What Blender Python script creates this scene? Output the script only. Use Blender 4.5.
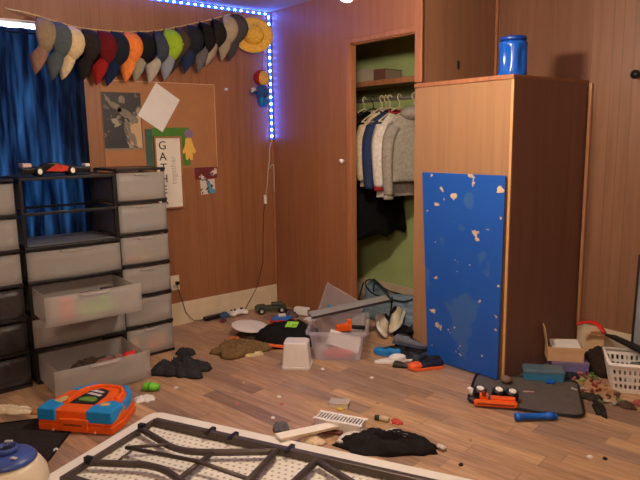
import bpy, bmesh, math, random
from mathutils import Vector, Matrix, noise
PI = math.pi
S = bpy.context.scene
COL = S.collection
for o in list(bpy.data.objects):
    bpy.data.objects.remove(o)

# ------------------------------------------------------------------ camera
cd = bpy.data.cameras.new('camera')
cd.sensor_width = 36.0
cd.lens = 36.0 * 620.0 / 640.0
cd.clip_start = 0.02
cam = bpy.data.objects.new('camera', cd)
COL.objects.link(cam)
yaw, pit, rol = math.radians(-51.1719), math.radians(9.3426), math.radians(-0.887)
fw = Vector((math.sin(yaw) * math.cos(pit), math.cos(yaw) * math.cos(pit), -math.sin(pit)))
rt = Vector((math.cos(yaw), -math.sin(yaw), 0))
up = rt.cross(fw)
rt2 = rt * math.cos(rol) + up * math.sin(rol)
up2 = -rt * math.sin(rol) + up * math.cos(rol)
cam.matrix_world = Matrix(((rt2.x, up2.x, -fw.x, 4.424), (rt2.y, up2.y, -fw.y, -3.057), (rt2.z, up2.z, -fw.z, 1.45), (0, 0, 0, 1)))
S.camera = cam

# ------------------------------------------------------------------ world, exposure
W = bpy.data.worlds.new('world')
S.world = W
W.use_nodes = True
bg = W.node_tree.nodes['Background']
bg.inputs[0].default_value = (0.62, 0.80, 1.0, 1)
bg.inputs[1].default_value = 12.0
S.view_settings.view_transform = 'Standard'
S.view_settings.look = 'None'
S.view_settings.exposure = 0.0
S.view_settings.gamma = 1.0
BULB = 460.0          # emission of the lit lamp globes
LED_POWER = 200.0
# the second ceiling lamp of the room, behind the camera
rl = bpy.data.lights.new('rear_room_lamp', 'POINT')
rl.energy = 110.0
rl.color = (1.0, 0.84, 0.68)
rl.shadow_soft_size = 0.22
rlo = bpy.data.objects.new('rear_room_lamp', rl)
rlo.location = (4.75, -3.75, 2.15)
COL.objects.link(rlo)


# ------------------------------------------------------------------ materials
def lin(c):
    c = c / 255.0
    return c / 12.92 if c <= 0.04045 else ((c + 0.055) / 1.055) ** 2.4


def rgb(r, g, b):
    return (lin(r), lin(g), lin(b), 1)


_mats = {}


def mat(name, col, rough=0.6, var=0.12, scale=18.0, spec=0.4, metal=0.0, alpha=1.0, bump=0.0, transl=0.0, stretch=None):
    """plain surface with procedural noise variation"""
    if name in _mats:
        return _mats[name]
    m = bpy.data.materials.new(name)
    m.use_nodes = True
    nt = m.node_tree
    N, L = nt.nodes, nt.links
    p = N['Principled BSDF']
    p.inputs['Roughness'].default_value = rough
    p.inputs['Metallic'].default_value = metal
    p.inputs['Specular IOR Level'].default_value = spec
    tc = N.new('ShaderNodeTexCoord')
    mp = N.new('ShaderNodeMapping')
    if stretch:
        mp.inputs['Scale'].default_value = stretch
    L.new(tc.outputs['Object'], mp.inputs[0])
    nz = N.new('ShaderNodeTexNoise')
    nz.inputs['Scale'].default_value = scale
    nz.inputs['Detail'].default_value = 4
    L.new(mp.outputs[0], nz.inputs['Vector'])
    rp = N.new('ShaderNodeValToRGB')
    c = rgb(*col)
    rp.color_ramp.elements[0].position = 0.3
    rp.color_ramp.elements[1].position = 0.7
    rp.color_ramp.elements[0].color = (c[0] * (1 - var), c[1] * (1 - var), c[2] * (1 - var), 1)
    rp.color_ramp.elements[1].color = (min(1, c[0] * (1 + var)), min(1, c[1] * (1 + var)), min(1, c[2] * (1 + var)), 1)
    L.new(nz.outputs['Fac'], rp.inputs[0])
    L.new(rp.outputs[0], p.inputs['Base Color'])
    if bump:
        bp = N.new('ShaderNodeBump')
        bp.inputs['Strength'].default_value = bump
        bp.inputs['Distance'].default_value = 0.01
        L.new(nz.outputs['Fac'], bp.inputs['Height'])
        L.new(bp.outputs[0], p.inputs['Normal'])
    last = p
    out = N['Material Output']
    if transl:
        t = N.new('ShaderNodeBsdfTranslucent')
        L.new(rp.outputs[0], t.inputs[0])
        mx = N.new('ShaderNodeMixShader')
        mx.inputs[0].default_value = transl
        L.new(p.outputs[0], mx.inputs[1])
        L.new(t.outputs[0], mx.inputs[2])
        last = mx
    if alpha < 1:
        t = N.new('ShaderNodeBsdfTransparent')
        mx = N.new('ShaderNodeMixShader')
        mx.inputs[0].default_value = alpha
        L.new(t.outputs[0], mx.inputs[1])
        L.new(last.outputs[0], mx.inputs[2])
        last = mx
    L.new(last.outputs[0], out.inputs[0])
    _mats[name] = m
    return m


def emit(name, col, strength):
    m = bpy.data.materials.new(name)
    m.use_nodes = True
    N, L = m.node_tree.nodes, m.node_tree.links
    N.remove(N['Principled BSDF'])
    e = N.new('ShaderNodeEmission')
    e.inputs[0].default_value = (*col, 1)
    e.inputs[1].default_value = strength
    L.new(e.outputs[0], N['Material Output'].inputs[0])
    return m


def mathn(N, L, op, a, b=None, c=None):
    n = N.new('ShaderNodeMath')
    n.operation = op
    for i, v in enumerate((a, b, c)):
        if v is None:
            continue
        if isinstance(v, (int, float)):
            n.inputs[i].default_value = v
        else:
            L.new(v, n.inputs[i])
    return n.outputs[0]


def panel_mat(name, col, axis, periods=((0.405, 0.0), (0.405, 0.13), (0.81, 0.27)), groove=0.55, rough=0.45, grain=0.22, width=0.004, along='Z'):
    """sheet of wood panelling: vertical grain and narrow grooves"""
    m = bpy.data.materials.new(name)
    m.use_nodes = True
    nt = m.node_tree
    N, L = nt.nodes, nt.links
    p = N['Principled BSDF']
    p.inputs['Roughness'].default_value = rough
    p.inputs['Specular IOR Level'].default_value = 0.35
    tc = N.new('ShaderNodeTexCoord')
    sp = N.new('ShaderNodeSeparateXYZ')
    L.new(tc.outputs['Object'], sp.inputs[0])
    u = sp.outputs[axis]
    tot = None
    for per, off in periods:
        a = mathn(N, L, 'ADD', u, off + 40.5 * per)
        f = mathn(N, L, 'MODULO', a, per)
        g = mathn(N, L, 'LESS_THAN', f, width)
        tot = g if tot is None else mathn(N, L, 'MAXIMUM', tot, g)
    mp = N.new('ShaderNodeMapping')
    sc = [26.0, 26.0, 26.0]
    sc['XYZ'.index(along)] = 1.6
    mp.inputs['Scale'].default_value = sc
    L.new(tc.outputs['Object'], mp.inputs[0])
    nz = N.new('ShaderNodeTexNoise')
    nz.inputs['Scale'].default_value = 1.0
    nz.inputs['Detail'].default_value = 6
    nz.inputs['Distortion'].default_value = 0.6
    L.new(mp.outputs[0], nz.inputs['Vector'])
    # board to board tone
    k = mathn(N, L, 'FLOOR', mathn(N, L, 'DIVIDE', mathn(N, L, 'ADD', u, 40.5 * periods[0][0]), periods[0][0] / 2))
    wn = N.new('ShaderNodeTexWhiteNoise')
    wn.noise_dimensions = '1D'
    L.new(k, wn.inputs['W'])
    v = mathn(N, L, 'ADD', mathn(N, L, 'MULTIPLY', nz.outputs['Fac'], 0.8), mathn(N, L, 'MULTIPLY', wn.outputs['Value'], 0.2))
    rp = N.new('ShaderNodeValToRGB')
    c = rgb(*col)
    rp.color_ramp.elements[0].position = 0.3
    rp.color_ramp.elements[1].position = 0.72
    rp.color_ramp.elements[0].color = (c[0] * (1 - grain), c[1] * (1 - grain * 1.15), c[2] * (1 - grain * 1.25), 1)
    rp.color_ramp.elements[1].color = (c[0] * (1 + grain), c[1] * (1 + grain), c[2] * (1 + grain), 1)
    L.new(v, rp.inputs[0])
    mx = N.new('ShaderNodeMixRGB')
    L.new(mathn(N, L, 'MULTIPLY', tot, groove), mx.inputs[0])
    L.new(rp.outputs[0], mx.inputs[1])
    mx.inputs[2].default_value = (c[0] * 0.25, c[1] * 0.2, c[2] * 0.2, 1)
    L.new(mx.outputs[0], p.inputs['Base Color'])
    _mats[name] = m
    return m


def floor_mat():
    m = bpy.data.materials.new('laminate_floor')
    m.use_nodes = True
    N, L = m.node_tree.nodes, m.node_tree.links
    p = N['Principled BSDF']
    tc = N.new('ShaderNodeTexCoord')
    mp = N.new('ShaderNodeMapping')
    mp.inputs['Rotation'].default_value = (0, 0, math.radians(-9))
    mp.inputs['Location'].default_value = (20, 20, 0)
    L.new(tc.outputs['Object'], mp.inputs[0])
    sp = N.new('ShaderNodeSeparateXYZ')
    L.new(mp.outputs[0], sp.inputs[0])
    vv = mathn(N, L, 'DIVIDE', sp.outputs['Y'], 0.098)
    row = mathn(N, L, 'FLOOR', vv)
    w1 = N.new('ShaderNodeTexWhiteNoise')
    w1.noise_dimensions = '1D'
    L.new(row, w1.inputs['W'])
    uu = mathn(N, L, 'ADD', mathn(N, L, 'DIVIDE', sp.outputs['X'], 0.62), mathn(N, L, 'MULTIPLY', w1.outputs['Value'], 7.3))
    coln = mathn(N, L, 'FLOOR', uu)
    cb = N.new('ShaderNodeCombineXYZ')
    L.new(row, cb.inputs[0])
    L.new(coln, cb.inputs[1])
    w2 = N.new('ShaderNodeTexWhiteNoise')
    w2.noise_dimensions = '2D'
    L.new(cb.outputs[0], w2.inputs['Vector'])
    g = N.new('ShaderNodeMapping')
    g.inputs['Scale'].default_value = (3.0, 30.0, 1.0)
    L.new(mp.outputs[0], g.inputs[0])
    ad = N.new('ShaderNodeVectorMath')
    ad.operation = 'ADD'
    L.new(g.outputs[0], ad.inputs[0])
    L.new(w2.outputs['Color'], ad.inputs[1])
    nz = N.new('ShaderNodeTexNoise')
    nz.inputs['Scale'].default_value = 1.4
    nz.inputs['Detail'].default_value = 7
    nz.inputs['Roughness'].default_value = 0.65
    L.new(ad.outputs[0], nz.inputs['Vector'])
    rp = N.new('ShaderNodeValToRGB')
    rp.color_ramp.interpolation = 'LINEAR'
    cols = [(0.0, (144, 116, 98)), (0.2, (178, 144, 116)), (0.4, (160, 132, 114)), (0.6, (194, 156, 118)), (0.8, (180, 143, 114)), (1.0, (204, 166, 126))]
    els = rp.color_ramp.elements
    els[0].position, els[0].color = cols[0][0], rgb(*cols[0][1])
    els[1].position, els[1].color = cols[-1][0], rgb(*cols[-1][1])
    for ps, c in cols[1:-1]:
        e = els.new(ps)
        e.color = rgb(*c)
    L.new(w2.outputs['Value'], rp.inputs[0])
    mx = N.new('ShaderNodeMixRGB')
    mx.blend_type = 'MULTIPLY'
    mx.inputs[0].default_value = 0.75
    L.new(rp.outputs[0], mx.inputs[1])
    r2 = N.new('ShaderNodeValToRGB')
    r2.color_ramp.elements[0].position = 0.28
    r2.color_ramp.elements[0].color = (0.42, 0.38, 0.36, 1)
    r2.color_ramp.elements[1].position = 0.62
    r2.color_ramp.elements[1].color = (1.08, 1.06, 1.04, 1)
    L.new(nz.outputs['Fac'], r2.inputs[0])
    L.new(r2.outputs[0], mx.inputs[2])
    fr = mathn(N, L, 'LESS_THAN', mathn(N, L, 'FRACT', vv), 0.03)
    fu = mathn(N, L, 'LESS_THAN', mathn(N, L, 'FRACT', uu), 0.006)
    seam = mathn(N, L, 'MULTIPLY', mathn(N, L, 'MAXIMUM', fr, fu), 0.45)
    m2 = N.new('ShaderNodeMixRGB')
    L.new(seam, m2.inputs[0])
    L.new(mx.outputs[0], m2.inputs[1])
    m2.inputs[2].default_value = rgb(60, 45, 36)
    L.new(m2.outputs[0], p.inputs['Base Color'])
    p.inputs['Roughness'].default_value = 0.42
    p.inputs['Specular IOR Level'].default_value = 0.4
    return m


def dots_mat(name, col, dot, pitch, rad, rough=0.5):
    """moulded plastic with a regular pattern of dimples"""
    m = bpy.data.materials.new(name)
    m.use_nodes = True
    N, L = m.node_tree.nodes, m.node_tree.links
    p = N['Principled BSDF']
    p.inputs['Roughness'].default_value = rough
    tc = N.new('ShaderNodeTexCoord')
    sp = N.new('ShaderNodeSeparateXYZ')
    L.new(tc.outputs['Object'], sp.inputs[0])
    y = mathn(N, L, 'DIVIDE', mathn(N, L, 'ADD', sp.outputs['Y'], 5 * pitch * 40), pitch)
    row = mathn(N, L, 'FLOOR', y)
    x = mathn(N, L, 'ADD', mathn(N, L, 'DIVIDE', mathn(N, L, 'ADD', sp.outputs['X'], 5 * pitch * 40), pitch), mathn(N, L, 'MULTIPLY', row, 0.5))
    fx = mathn(N, L, 'SUBTRACT', mathn(N, L, 'FRACT', x), 0.5)
    fy = mathn(N, L, 'SUBTRACT', mathn(N, L, 'FRACT', y), 0.5)
    d = mathn(N, L, 'SQRT', mathn(N, L, 'ADD', mathn(N, L, 'MULTIPLY', fx, fx), mathn(N, L, 'MULTIPLY', fy, fy)))
    k = mathn(N, L, 'LESS_THAN', d, rad)
    mx = N.new('ShaderNodeMixRGB')
    L.new(k, mx.inputs[0])
    mx.inputs[1].default_value = rgb(*col)
    mx.inputs[2].default_value = rgb(*dot)
    L.new(mx.outputs[0], p.inputs['Base Color'])
    return m


def patch_mat(name, base, spots, scale, thresh, rough=0.5, scale2=None, spots2=None, thresh2=0.7):
    """base colour with shaped patches (chips, stains, prints)"""
    m = bpy.data.materials.new(name)
    m.use_nodes = True
    N, L = m.node_tree.nodes, m.node_tree.links
    p = N['Principled BSDF']
    p.inputs['Roughness'].default_value = rough
    tc = N.new('ShaderNodeTexCoord')
    cur = None
    base_n = N.new('ShaderNodeRGB')
    base_n.outputs[0].default_value = rgb(*base)
    cur = base_n.outputs[0]
    for sc, c, t in ((scale, spots, thresh), (scale2, spots2, thresh2)):
        if sc is None:
            continue
        nz = N.new('ShaderNodeTexNoise')
        nz.inputs['Scale'].default_value = sc
        nz.inputs['Detail'].default_value = 3
        L.new(tc.outputs['Object'], nz.inputs['Vector'])
        rp = N.new('ShaderNodeValToRGB')
        rp.color_ramp.elements[0].position = t
        rp.color_ramp.elements[1].position = t + 0.025
        L.new(nz.outputs['Fac'], rp.inputs[0])
        mx = N.new('ShaderNodeMixRGB')
        L.new(rp.outputs[0], mx.inputs[0])
        L.new(cur, mx.inputs[1])
        mx.inputs[2].default_value = rgb(*c)
        cur = mx.outputs[0]
    L.new(cur, p.inputs['Base Color'])
    return m


# ------------------------------------------------------------------ mesh helpers
def frame(d):
    d = d.normalized()
    a = Vector((0, 0, 1)) if abs(d.z) < 0.9 else Vector((1, 0, 0))
    s = d.cross(a).normalized()
    return s, d.cross(s).normalized()


class B:
    def __init__(self):
        self.bm = bmesh.new()

    def ring(self, pts):
        return [self.bm.verts.new(p) for p in pts]

    def skin(self, rings, closed=True, caps=True):
        for a, b in zip(rings[:-1], rings[1:]):
            n = len(a)
            for i in range(n if closed else n - 1):
                j = (i + 1) % n
                self.bm.faces.new((a[i], a[j], b[j], b[i]))
        if caps and closed:
            self.bm.faces.new(list(reversed(rings[0])))
            self.bm.faces.new(rings[-1])
        return self

    def box(self, c, s, rz=0, M=None, taper=(1, 1)):
        h = Vector(s) / 2
        vs = []
        R = Matrix.Rotation(rz, 3, 'Z') if M is None else M
        for z in (-1, 1):
            t = taper if z > 0 else (1, 1)
            for x, y in ((-1, -1), (1, -1), (1, 1), (-1, 1)):
                vs.append(self.bm.verts.new(Vector(c) + R @ Vector((x * h.x * t[0], y * h.y * t[1], z * h.z))))
        for f in ((3, 2, 1, 0), (4, 5, 6, 7), (0, 1, 5, 4), (1, 2, 6, 5), (2, 3, 7, 6), (3, 0, 4, 7)):
            self.bm.faces.new([vs[i] for i in f])
        return self

    def span(self, a, b):
        return self.box([(p + q) / 2 for p, q in zip(a, b)], [abs(q - p) for p, q in zip(a, b)])

    def tube(self, pts, r, n=8, flat=1.0):
        pts = [Vector(p) for p in pts]
        rings = []
        ref = None
        for i, p in enumerate(pts):
            d = (pts[min(i + 1, len(pts) - 1)] - pts[max(i - 1, 0)])
            s, t = frame(d)
            if ref is not None:
                s = (ref - d.normalized() * ref.dot(d.normalized())).normalized()
                t = d.normalized().cross(s)
            ref = s
            rr = r[i] if isinstance(r, (list, tuple)) else r
            rings.append(self.ring([p + s * (rr * math.cos(2 * PI * k / n)) + t * (rr * flat * math.sin(2 * PI * k / n)) for k in range(n)]))
        return self.skin(rings)

    def lathe(self, prof, c=(0, 0, 0), n=24, M=None, sx=1, sy=1):
        R = M or Matrix.Identity(3)
        rings = [self.ring([Vector(c) + R @ Vector((max(r, 1e-4) * sx * math.cos(2 * PI * k / n), max(r, 1e-4) * sy * math.sin(2 * PI * k / n), z)) for k in range(n)]) for r, z in prof]
        return self.skin(rings)

    def prism(self, pts, z0, z1, M=None, loc=(0, 0, 0), inset=0.0):
        R = M or Matrix.Identity(3)
        cx = sum(p[0] for p in pts) / len(pts)
        cy = sum(p[1] for p in pts) / len(pts)
        f = lambda x, y, z: Vector(loc) + R @ Vector((x, y, z))
        k = 1 - inset
        return self.skin([self.ring([f(x, y, z0) for x, y in pts]), self.ring([f(cx + (x - cx) * k, cy + (y - cy) * k, z1) for x, y in pts])])

    def ball(self, c, r, n=16, m=10, M=None):
        if isinstance(r, (int, float)):
            r = (r, r, r)
        R = M or Matrix.Identity(3)
        rings = []
        for j in range(1, m):
            a = PI * j / m
            rings.append(self.ring([Vector(c) + R @ Vector((r[0] * math.sin(a) * math.cos(2 * PI * k / n), r[1] * math.sin(a) * math.sin(2 * PI * k / n), -r[2] * math.cos(a))) for k in range(n)]))
        return self.skin(rings)

    def sheet(self, f, nu, nv):
        g = [[self.bm.verts.new(f(i / nu, j / nv)) for j in range(nv + 1)] for i in range(nu + 1)]
        for i in range(nu):
            for j in range(nv):
                self.bm.faces.new((g[i][j], g[i + 1][j], g[i + 1][j + 1], g[i][j + 1]))
        return self

    def heap(self, ax, ay, h, seed, nr=14, na=64, fold=0.5, lobes=0.3):
        """crumpled cloth lying on the floor: low mound with ridged folds, irregular outline, solid bottom"""
        rings = []
        for i in range(nr + 1):
            t = 1 - i / nr
            pts = []
            for k in range(na):
                a = 2 * PI * k / na
                q = Vector((math.cos(a) * 1.3 + seed * 7.1, math.sin(a) * 1.3 + seed * 3.3, seed))
                rad = 1 + lobes * (1.7 * noise.noise(q) + 0.7 * noise.noise(q * 2.6))
                tt = max(t, 0.01)
                x, y = ax * rad * tt * math.cos(a), ay * rad * tt * math.sin(a)
                X, Y = x / ax, y / ay
                wx, wy = X + 0.35 * noise.noise(Vector((X * 1.4 + seed, Y * 1.4, 2.2))), Y + 0.35 * noise.noise(Vector((X * 1.4, Y * 1.4 + seed, 5.2)))
                r1 = 1 - abs(noise.noise(Vector((wx * 1.5 + seed, wy * 3.0 - seed, seed * 1.7)))) * 2.2
                r2 = 1 - abs(noise.noise(Vector((wx * 3.6 - seed, wy * 5.2 + seed, seed * 0.7)))) * 2.2
                prof = max(0.0, 1 - t ** 2.6) ** 0.55
                z = h * prof * (1 - fold * 0.75 + fold * (0.75 * r1 + 0.35 * r2))
                if t > 0.99:
                    z = 0.001
                pts.append(Vector((x, y, max(0.001 if t > 0.99 else 0.005, z))))
            rings.append(self.ring(pts))
        return self.skin(rings)

    def build(self, name, m, parent=None, smooth=False, bevel=0.0, sub=0, seg=2, loc=None, rot=None, solid=0.0):
        bmesh.ops.recalc_face_normals(self.bm, faces=self.bm.faces)
        me = bpy.data.meshes.new(name)
        self.bm.to_mesh(me)
        self.bm.free()
        if smooth:
            for p in me.polygons:
                p.use_smooth = True
        o = bpy.data.objects.new(name, me)
        COL.objects.link(o)
        if m is not None:
            me.materials.append(m)
        if parent is not None:
            o.parent = parent
        if loc:
            o.location = loc
        if rot:
            o.rotation_euler = rot
        if solid:
            md = o.modifiers.new('solid', 'SOLIDIFY')
            md.thickness = solid
            md.offset = 0
        if bevel:
            md = o.modifiers.new('bevel', 'BEVEL')
            md.width = bevel
            md.segments = seg
            md.limit_method = 'ANGLE'
            md.angle_limit = math.radians(40)
        if sub:
            md = o.modifiers.new('sub', 'SUBSURF')
            md.levels = sub
            md.render_levels = sub
        return o


def tag(o, label, cat, group=None, kind=None):
    o['label'] = label
    o['category'] = cat
    if group:
        o['group'] = group
    if kind:
        o['kind'] = kind
    return o


def thing(name, label, cat, loc=(0, 0, 0), rz=0.0, group=None, rot=None):
    o = bpy.data.objects.new(name, None)
    COL.objects.link(o)
    o.empty_display_size = 0.05
    o.location = loc
    o.rotation_euler = rot or (0, 0, rz)
    return tag(o, label, cat, group)


def struct(name, b, m, **k):
    o = b.build(name, m, **k)
    o['kind'] = 'structure'
    return o


def kids(o):
    return [c for c in COL.objects if c.parent == o]


def dup(o, loc, rot=None, label=None, group=None):
    r = o.copy()
    COL.objects.link(r)
    r.location = loc
    if rot is not None:
        r.rotation_euler = rot
    if label:
        r['label'] = label
    if group:
        r['group'] = group
    for c in kids(o):
        d = c.copy()
        COL.objects.link(d)
        d.parent = r
        for g in kids(c):
            e = g.copy()
            COL.objects.link(e)
            e.parent = d
    return r


def text_mesh(name, s, size, m, parent, loc, rot, depth=0.0015, align='CENTER'):
    cu = bpy.data.curves.new('tmp', 'FONT')
    cu.body = s
    cu.size = size
    cu.extrude = depth
    cu.align_x = align
    cu.align_y = 'CENTER'
    t = bpy.data.objects.new('tmp', cu)
    COL.objects.link(t)
    bpy.context.view_layer.update()
    dg = bpy.context.evaluated_depsgraph_get()
    me = bpy.data.meshes.new_from_object(t.evaluated_get(dg))
    bpy.data.objects.remove(t)
    me.name = name
    me.materials.clear()
    me.materials.append(m)
    o = bpy.data.objects.new(name, me)
    COL.objects.link(o)
    o.parent = parent
    o.location = loc
    o.rotation_euler = rot
    return o


# ------------------------------------------------------------------ palette
WALL = panel_mat('wall_panelling', (146, 97, 64), 'Y', groove=0.4, grain=0.15)
WALLX = panel_mat('back_wall_panelling', (152, 100, 66), 'X', groove=0.25, grain=0.12)
REAR = panel_mat('rear_wall_panelling', (134, 97, 73), 'X', groove=0.4, grain=0.15)
ALC = panel_mat('alcove_panelling', (126, 88, 68), 'X', groove=0.2, grain=0.14)
ALCS = panel_mat('alcove_side_panelling', (138, 100, 75), 'Y', groove=0.15, grain=0.14)
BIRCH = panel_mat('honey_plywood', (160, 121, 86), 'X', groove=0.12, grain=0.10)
SHADED_PLY = panel_mat('shaded_side_plywood', (124, 92, 80), 'Y', groove=0.0, grain=0.12)  # darker than the front: the side's shade is put into the colour
TRIM = panel_mat('wood_trim', (160, 106, 72), 'X', periods=((9, 4),), groove=0)
CREAM = mat('bare_cream_board', (214, 196, 166), 0.8, 0.08, 9)
GREEN = mat('green_wall_paint', (180, 196, 130), 0.7, 0.07, 6)
CEIL = mat('ceiling_board', (176, 158, 146), 0.85, 0.05, 4)
BLACKP = mat('black_plastic', (24, 22, 23), 0.4, 0.15, 30)
FROST = mat('frosted_plastic', (222, 216, 210), 0.32, 0.05, 8, alpha=0.38, transl=0.3)
FROSTB = mat('frosted_drawer_body', (206, 200, 194), 0.35, 0.05, 8, alpha=0.42, transl=0.3)
CLEAR = mat('clear_plastic', (236, 234, 240), 0.2, 0.04, 8, alpha=0.30, transl=0.4)
WHITEP = mat('white_plastic', (236, 232, 226), 0.4, 0.03, 10)
STEEL = mat('brown_grey_steel', (84, 74, 68), 0.45, 0.12, 25, metal=0.35)
CHROME = mat('bright_metal', (200, 196, 190), 0.25, 0.05, 25, metal=0.9)
ORANGE = mat('orange_plastic', (236, 96, 26), 0.4, 0.06, 20)
BLUEP = mat('blue_plastic', (26, 96, 196), 0.35, 0.08, 20)
SKYP = mat('sky_blue_plastic', (28, 140, 210), 0.4, 0.06, 20)
REDP = mat('red_plastic', (200, 36, 30), 0.4, 0.06, 20)
LIME = mat('lime_plastic', (110, 200, 50), 0.45, 0.08, 20)
PAPER = mat('white_paper', (226, 222, 218), 0.8, 0.03, 12)
CARD = mat('brown_cardboard', (206, 168, 128), 0.85, 0.06, 14)
INK = mat('black_ink', (22, 20, 20), 0.6, 0.05, 10)


def cloth(name, c, **k):
    return mat(name, c, k.pop('rough', 0.9), k.pop('var', 0.18), k.pop('scale', 45), spec=0.15, bump=k.pop('bump', 0.25), **k)


# ------------------------------------------------------------------ room shell
H = 2.48
b = B().span((-0.1, -4.6, -0.08), (5.7, 1.0, 0))
struct('floor', b, floor_mat())
struct('ceiling', B().span((-0.1, -4.6, H), (5.7, 1.0, H + 0.08)), CEIL)
b = B()
WY0, WY1, WZ0, WZ1 = -3.0, -1.66, 0.80, 2.225
b.span((-0.1, -4.6, 0), (0, WY0, H)).span((-0.1, WY1, 0), (0, 0, H)).span((-0.1, WY0, 0), (0, WY1, WZ0)).span((-0.1, WY0, WZ1), (0, WY1, H))
struct('wall_left', b, WALL)
b = B().span((0, 0, 0), (1.005, 0.045, H)).span((1.005, 0, 2.105), (1.632, 0.045, H))
struct('wall_back', b, WALLX)
struct('wall_alcove', B().span((1.634, 0.0, 1.785), (1.664, 0.80, H)).span((1.634, 0.0, 0), (1.644, 0.80, 1.785)), ALCS)
struct('wall_closet', B().span((-0.1, 0.80, 0), (1.634, 1.0, H)).span((-0.1, 0.0, 0), (0, 0.80, H)), GREEN)
struct('wall_rear', B().span((2.372, 0.80, 0), (5.7, 1.0, H)), REAR)
struct('wall_alcove_rear', B().span((1.644, 0.7985, 0), (2.372, 1.0, H)), ALC)
struct('wall_right', B().span((5.6, -4.6, 0), (5.7, 1.0, H)), REAR)
struct('wall_front', B().span((-0.1, -4.6, 0), (5.7, -4.5, H)), WALLX)
# baseboards
struct('baseboard_left', B().span((0.0005, -4.4, 0.0005), (0.014, -0.004, 0.18)), CREAM, bevel=0.002)
struct('baseboard_rear', B().span((2.385, 0.784, 0.0005), (5.5, 0.7995, 0.205)), CREAM, bevel=0.002)
struct('baseboard_closet', B().span((0.004, 0.784, 0.0005), (1.631, 0.7995, 0.165)), CREAM, bevel=0.002)
# closet door casing
struct('trim_1', B().span((0.968, -0.012, 0.0005), (1.012, -0.0005, 2.14)).span((1.0055, -0.0004, 0.0005), (1.012, 0.047, 2.104)), TRIM, bevel=0.004)
struct('trim_2', B().span((1.0125, -0.012, 2.106), (1.630, -0.0005, 2.14)).span((1.0125, -0.0004, 2.097), (1.630, 0.047, 2.1045)), TRIM, bevel=0.004)
struct('trim_3', B().span((1.631, -0.014, 1.79), (1.690, -0.0005, H - 0.001)), TRIM, bevel=0.004)
struct('trim_4', B().span((1.6645, 0.776, 1.783), (1.684, 0.798, H - 0.001)), TRIM, bevel=0.004)
struct('trim_5', B().span((2.376, 0.778, 0.21), (2.398, 0.7995, 1.765)), mat('light_corner_bead', (190, 140, 100), 0.5, 0.08, 12), bevel=0.006)
struct('trim_6', B().span((0.0005, -0.016, 0.182), (0.016, -0.0005, H - 0.03)), TRIM, bevel=0.004)

# window in the left wall behind the curtain
WF = mat('white_window_frame', (220, 220, 218), 0.5, 0.03, 10)
b = B()
b.span((-0.08, WY0, WZ0), (-0.03, WY0 + 0.05, WZ1)).span((-0.08, WY1 - 0.05, WZ0), (-0.03, WY1, WZ1))
b.span((-0.08, WY0 + 0.05, WZ0), (-0.03, WY1 - 0.05, WZ0 + 0.05)).span((-0.08, WY0 + 0.05, WZ1 - 0.012), (-0.03, WY1 - 0.05, WZ1))
b.span((-0.075, (WY0 + WY1) / 2 - 0.02, WZ0 + 0.05), (-0.035, (WY0 + WY1) / 2 + 0.02, WZ1 - 0.012))
win = struct('window_1', b, WF, bevel=0.003)
g = bpy.data.materials.new('window_glass')
g.use_nodes = True
gp = g.node_tree.nodes['Principled BSDF']
gp.inputs['Roughness'].default_value = 0.02
gp.inputs['Alpha'].default_value = 0.12
B().span((-0.058, WY0 + 0.05, WZ0 + 0.05), (-0.052, WY1 - 0.05, WZ1 - 0.012)).build('pane', g, win)

# ------------------------------------------------------------------ curtain
CURT = cloth('navy_curtain_cloth', (26, 42, 70), var=0.55, scale=7, transl=0.45, stretch=(1, 3.5, 0.35))  # strong vertical streaks paint dark folds into the cloth colour


_n, _l = CURT.node_tree.nodes, CURT.node_tree.links
_tr = [q for q in _n if q.type == 'BSDF_TRANSLUCENT'][0]
_nz = [q for q in _n if q.type == 'TEX_NOISE'][0]
_rp = _n.new('ShaderNodeValToRGB')          # daylight glow and dark folds painted as streaks in the translucent colour
_rp.color_ramp.elements[0].position, _rp.color_ramp.elements[0].color = 0.36, (0.010, 0.035, 0.085, 1)
_rp.color_ramp.elements[1].position, _rp.color_ramp.elements[1].color = 0.66, (0.15, 0.27, 0.40, 1)
_l.new(_nz.outputs['Fac'], _rp.inputs[0])
_l.new(_rp.outputs[0], _tr.inputs[0])


def curtain(y0, y1, ph, nfold):
    def f(u, v):
        y = y0 + (y1 - y0) * u
        z = 0.42 + (2.168 - 0.42) * v
        a = 0.016 * math.sin(u * nfold * 2 * PI + ph) + 0.006 * math.sin(u * nfold * 4.6 * PI + 1 + ph)
        return Vector((0.052 + a * (1.15 - 0.4 * v), y, z))
    return B().sheet(f, 110, 10)


ct = thing('curtain', 'dark blue curtain over the window behind the shelf tower', 'curtain', (0, 0, 0))
curtain(-2.22, -1.575, 0.4, 5).build('panel', CURT, ct, smooth=True, solid=0.002)
curtain(-3.05, -2.20, 2.0, 7).build('panel', CURT, ct, smooth=True, solid=0.002)
B().tube([(0.05, -3.08, 2.14), (0.05, -1.56, 2.14)], 0.006).build('rod', BLACKP, ct, smooth=True)

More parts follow.
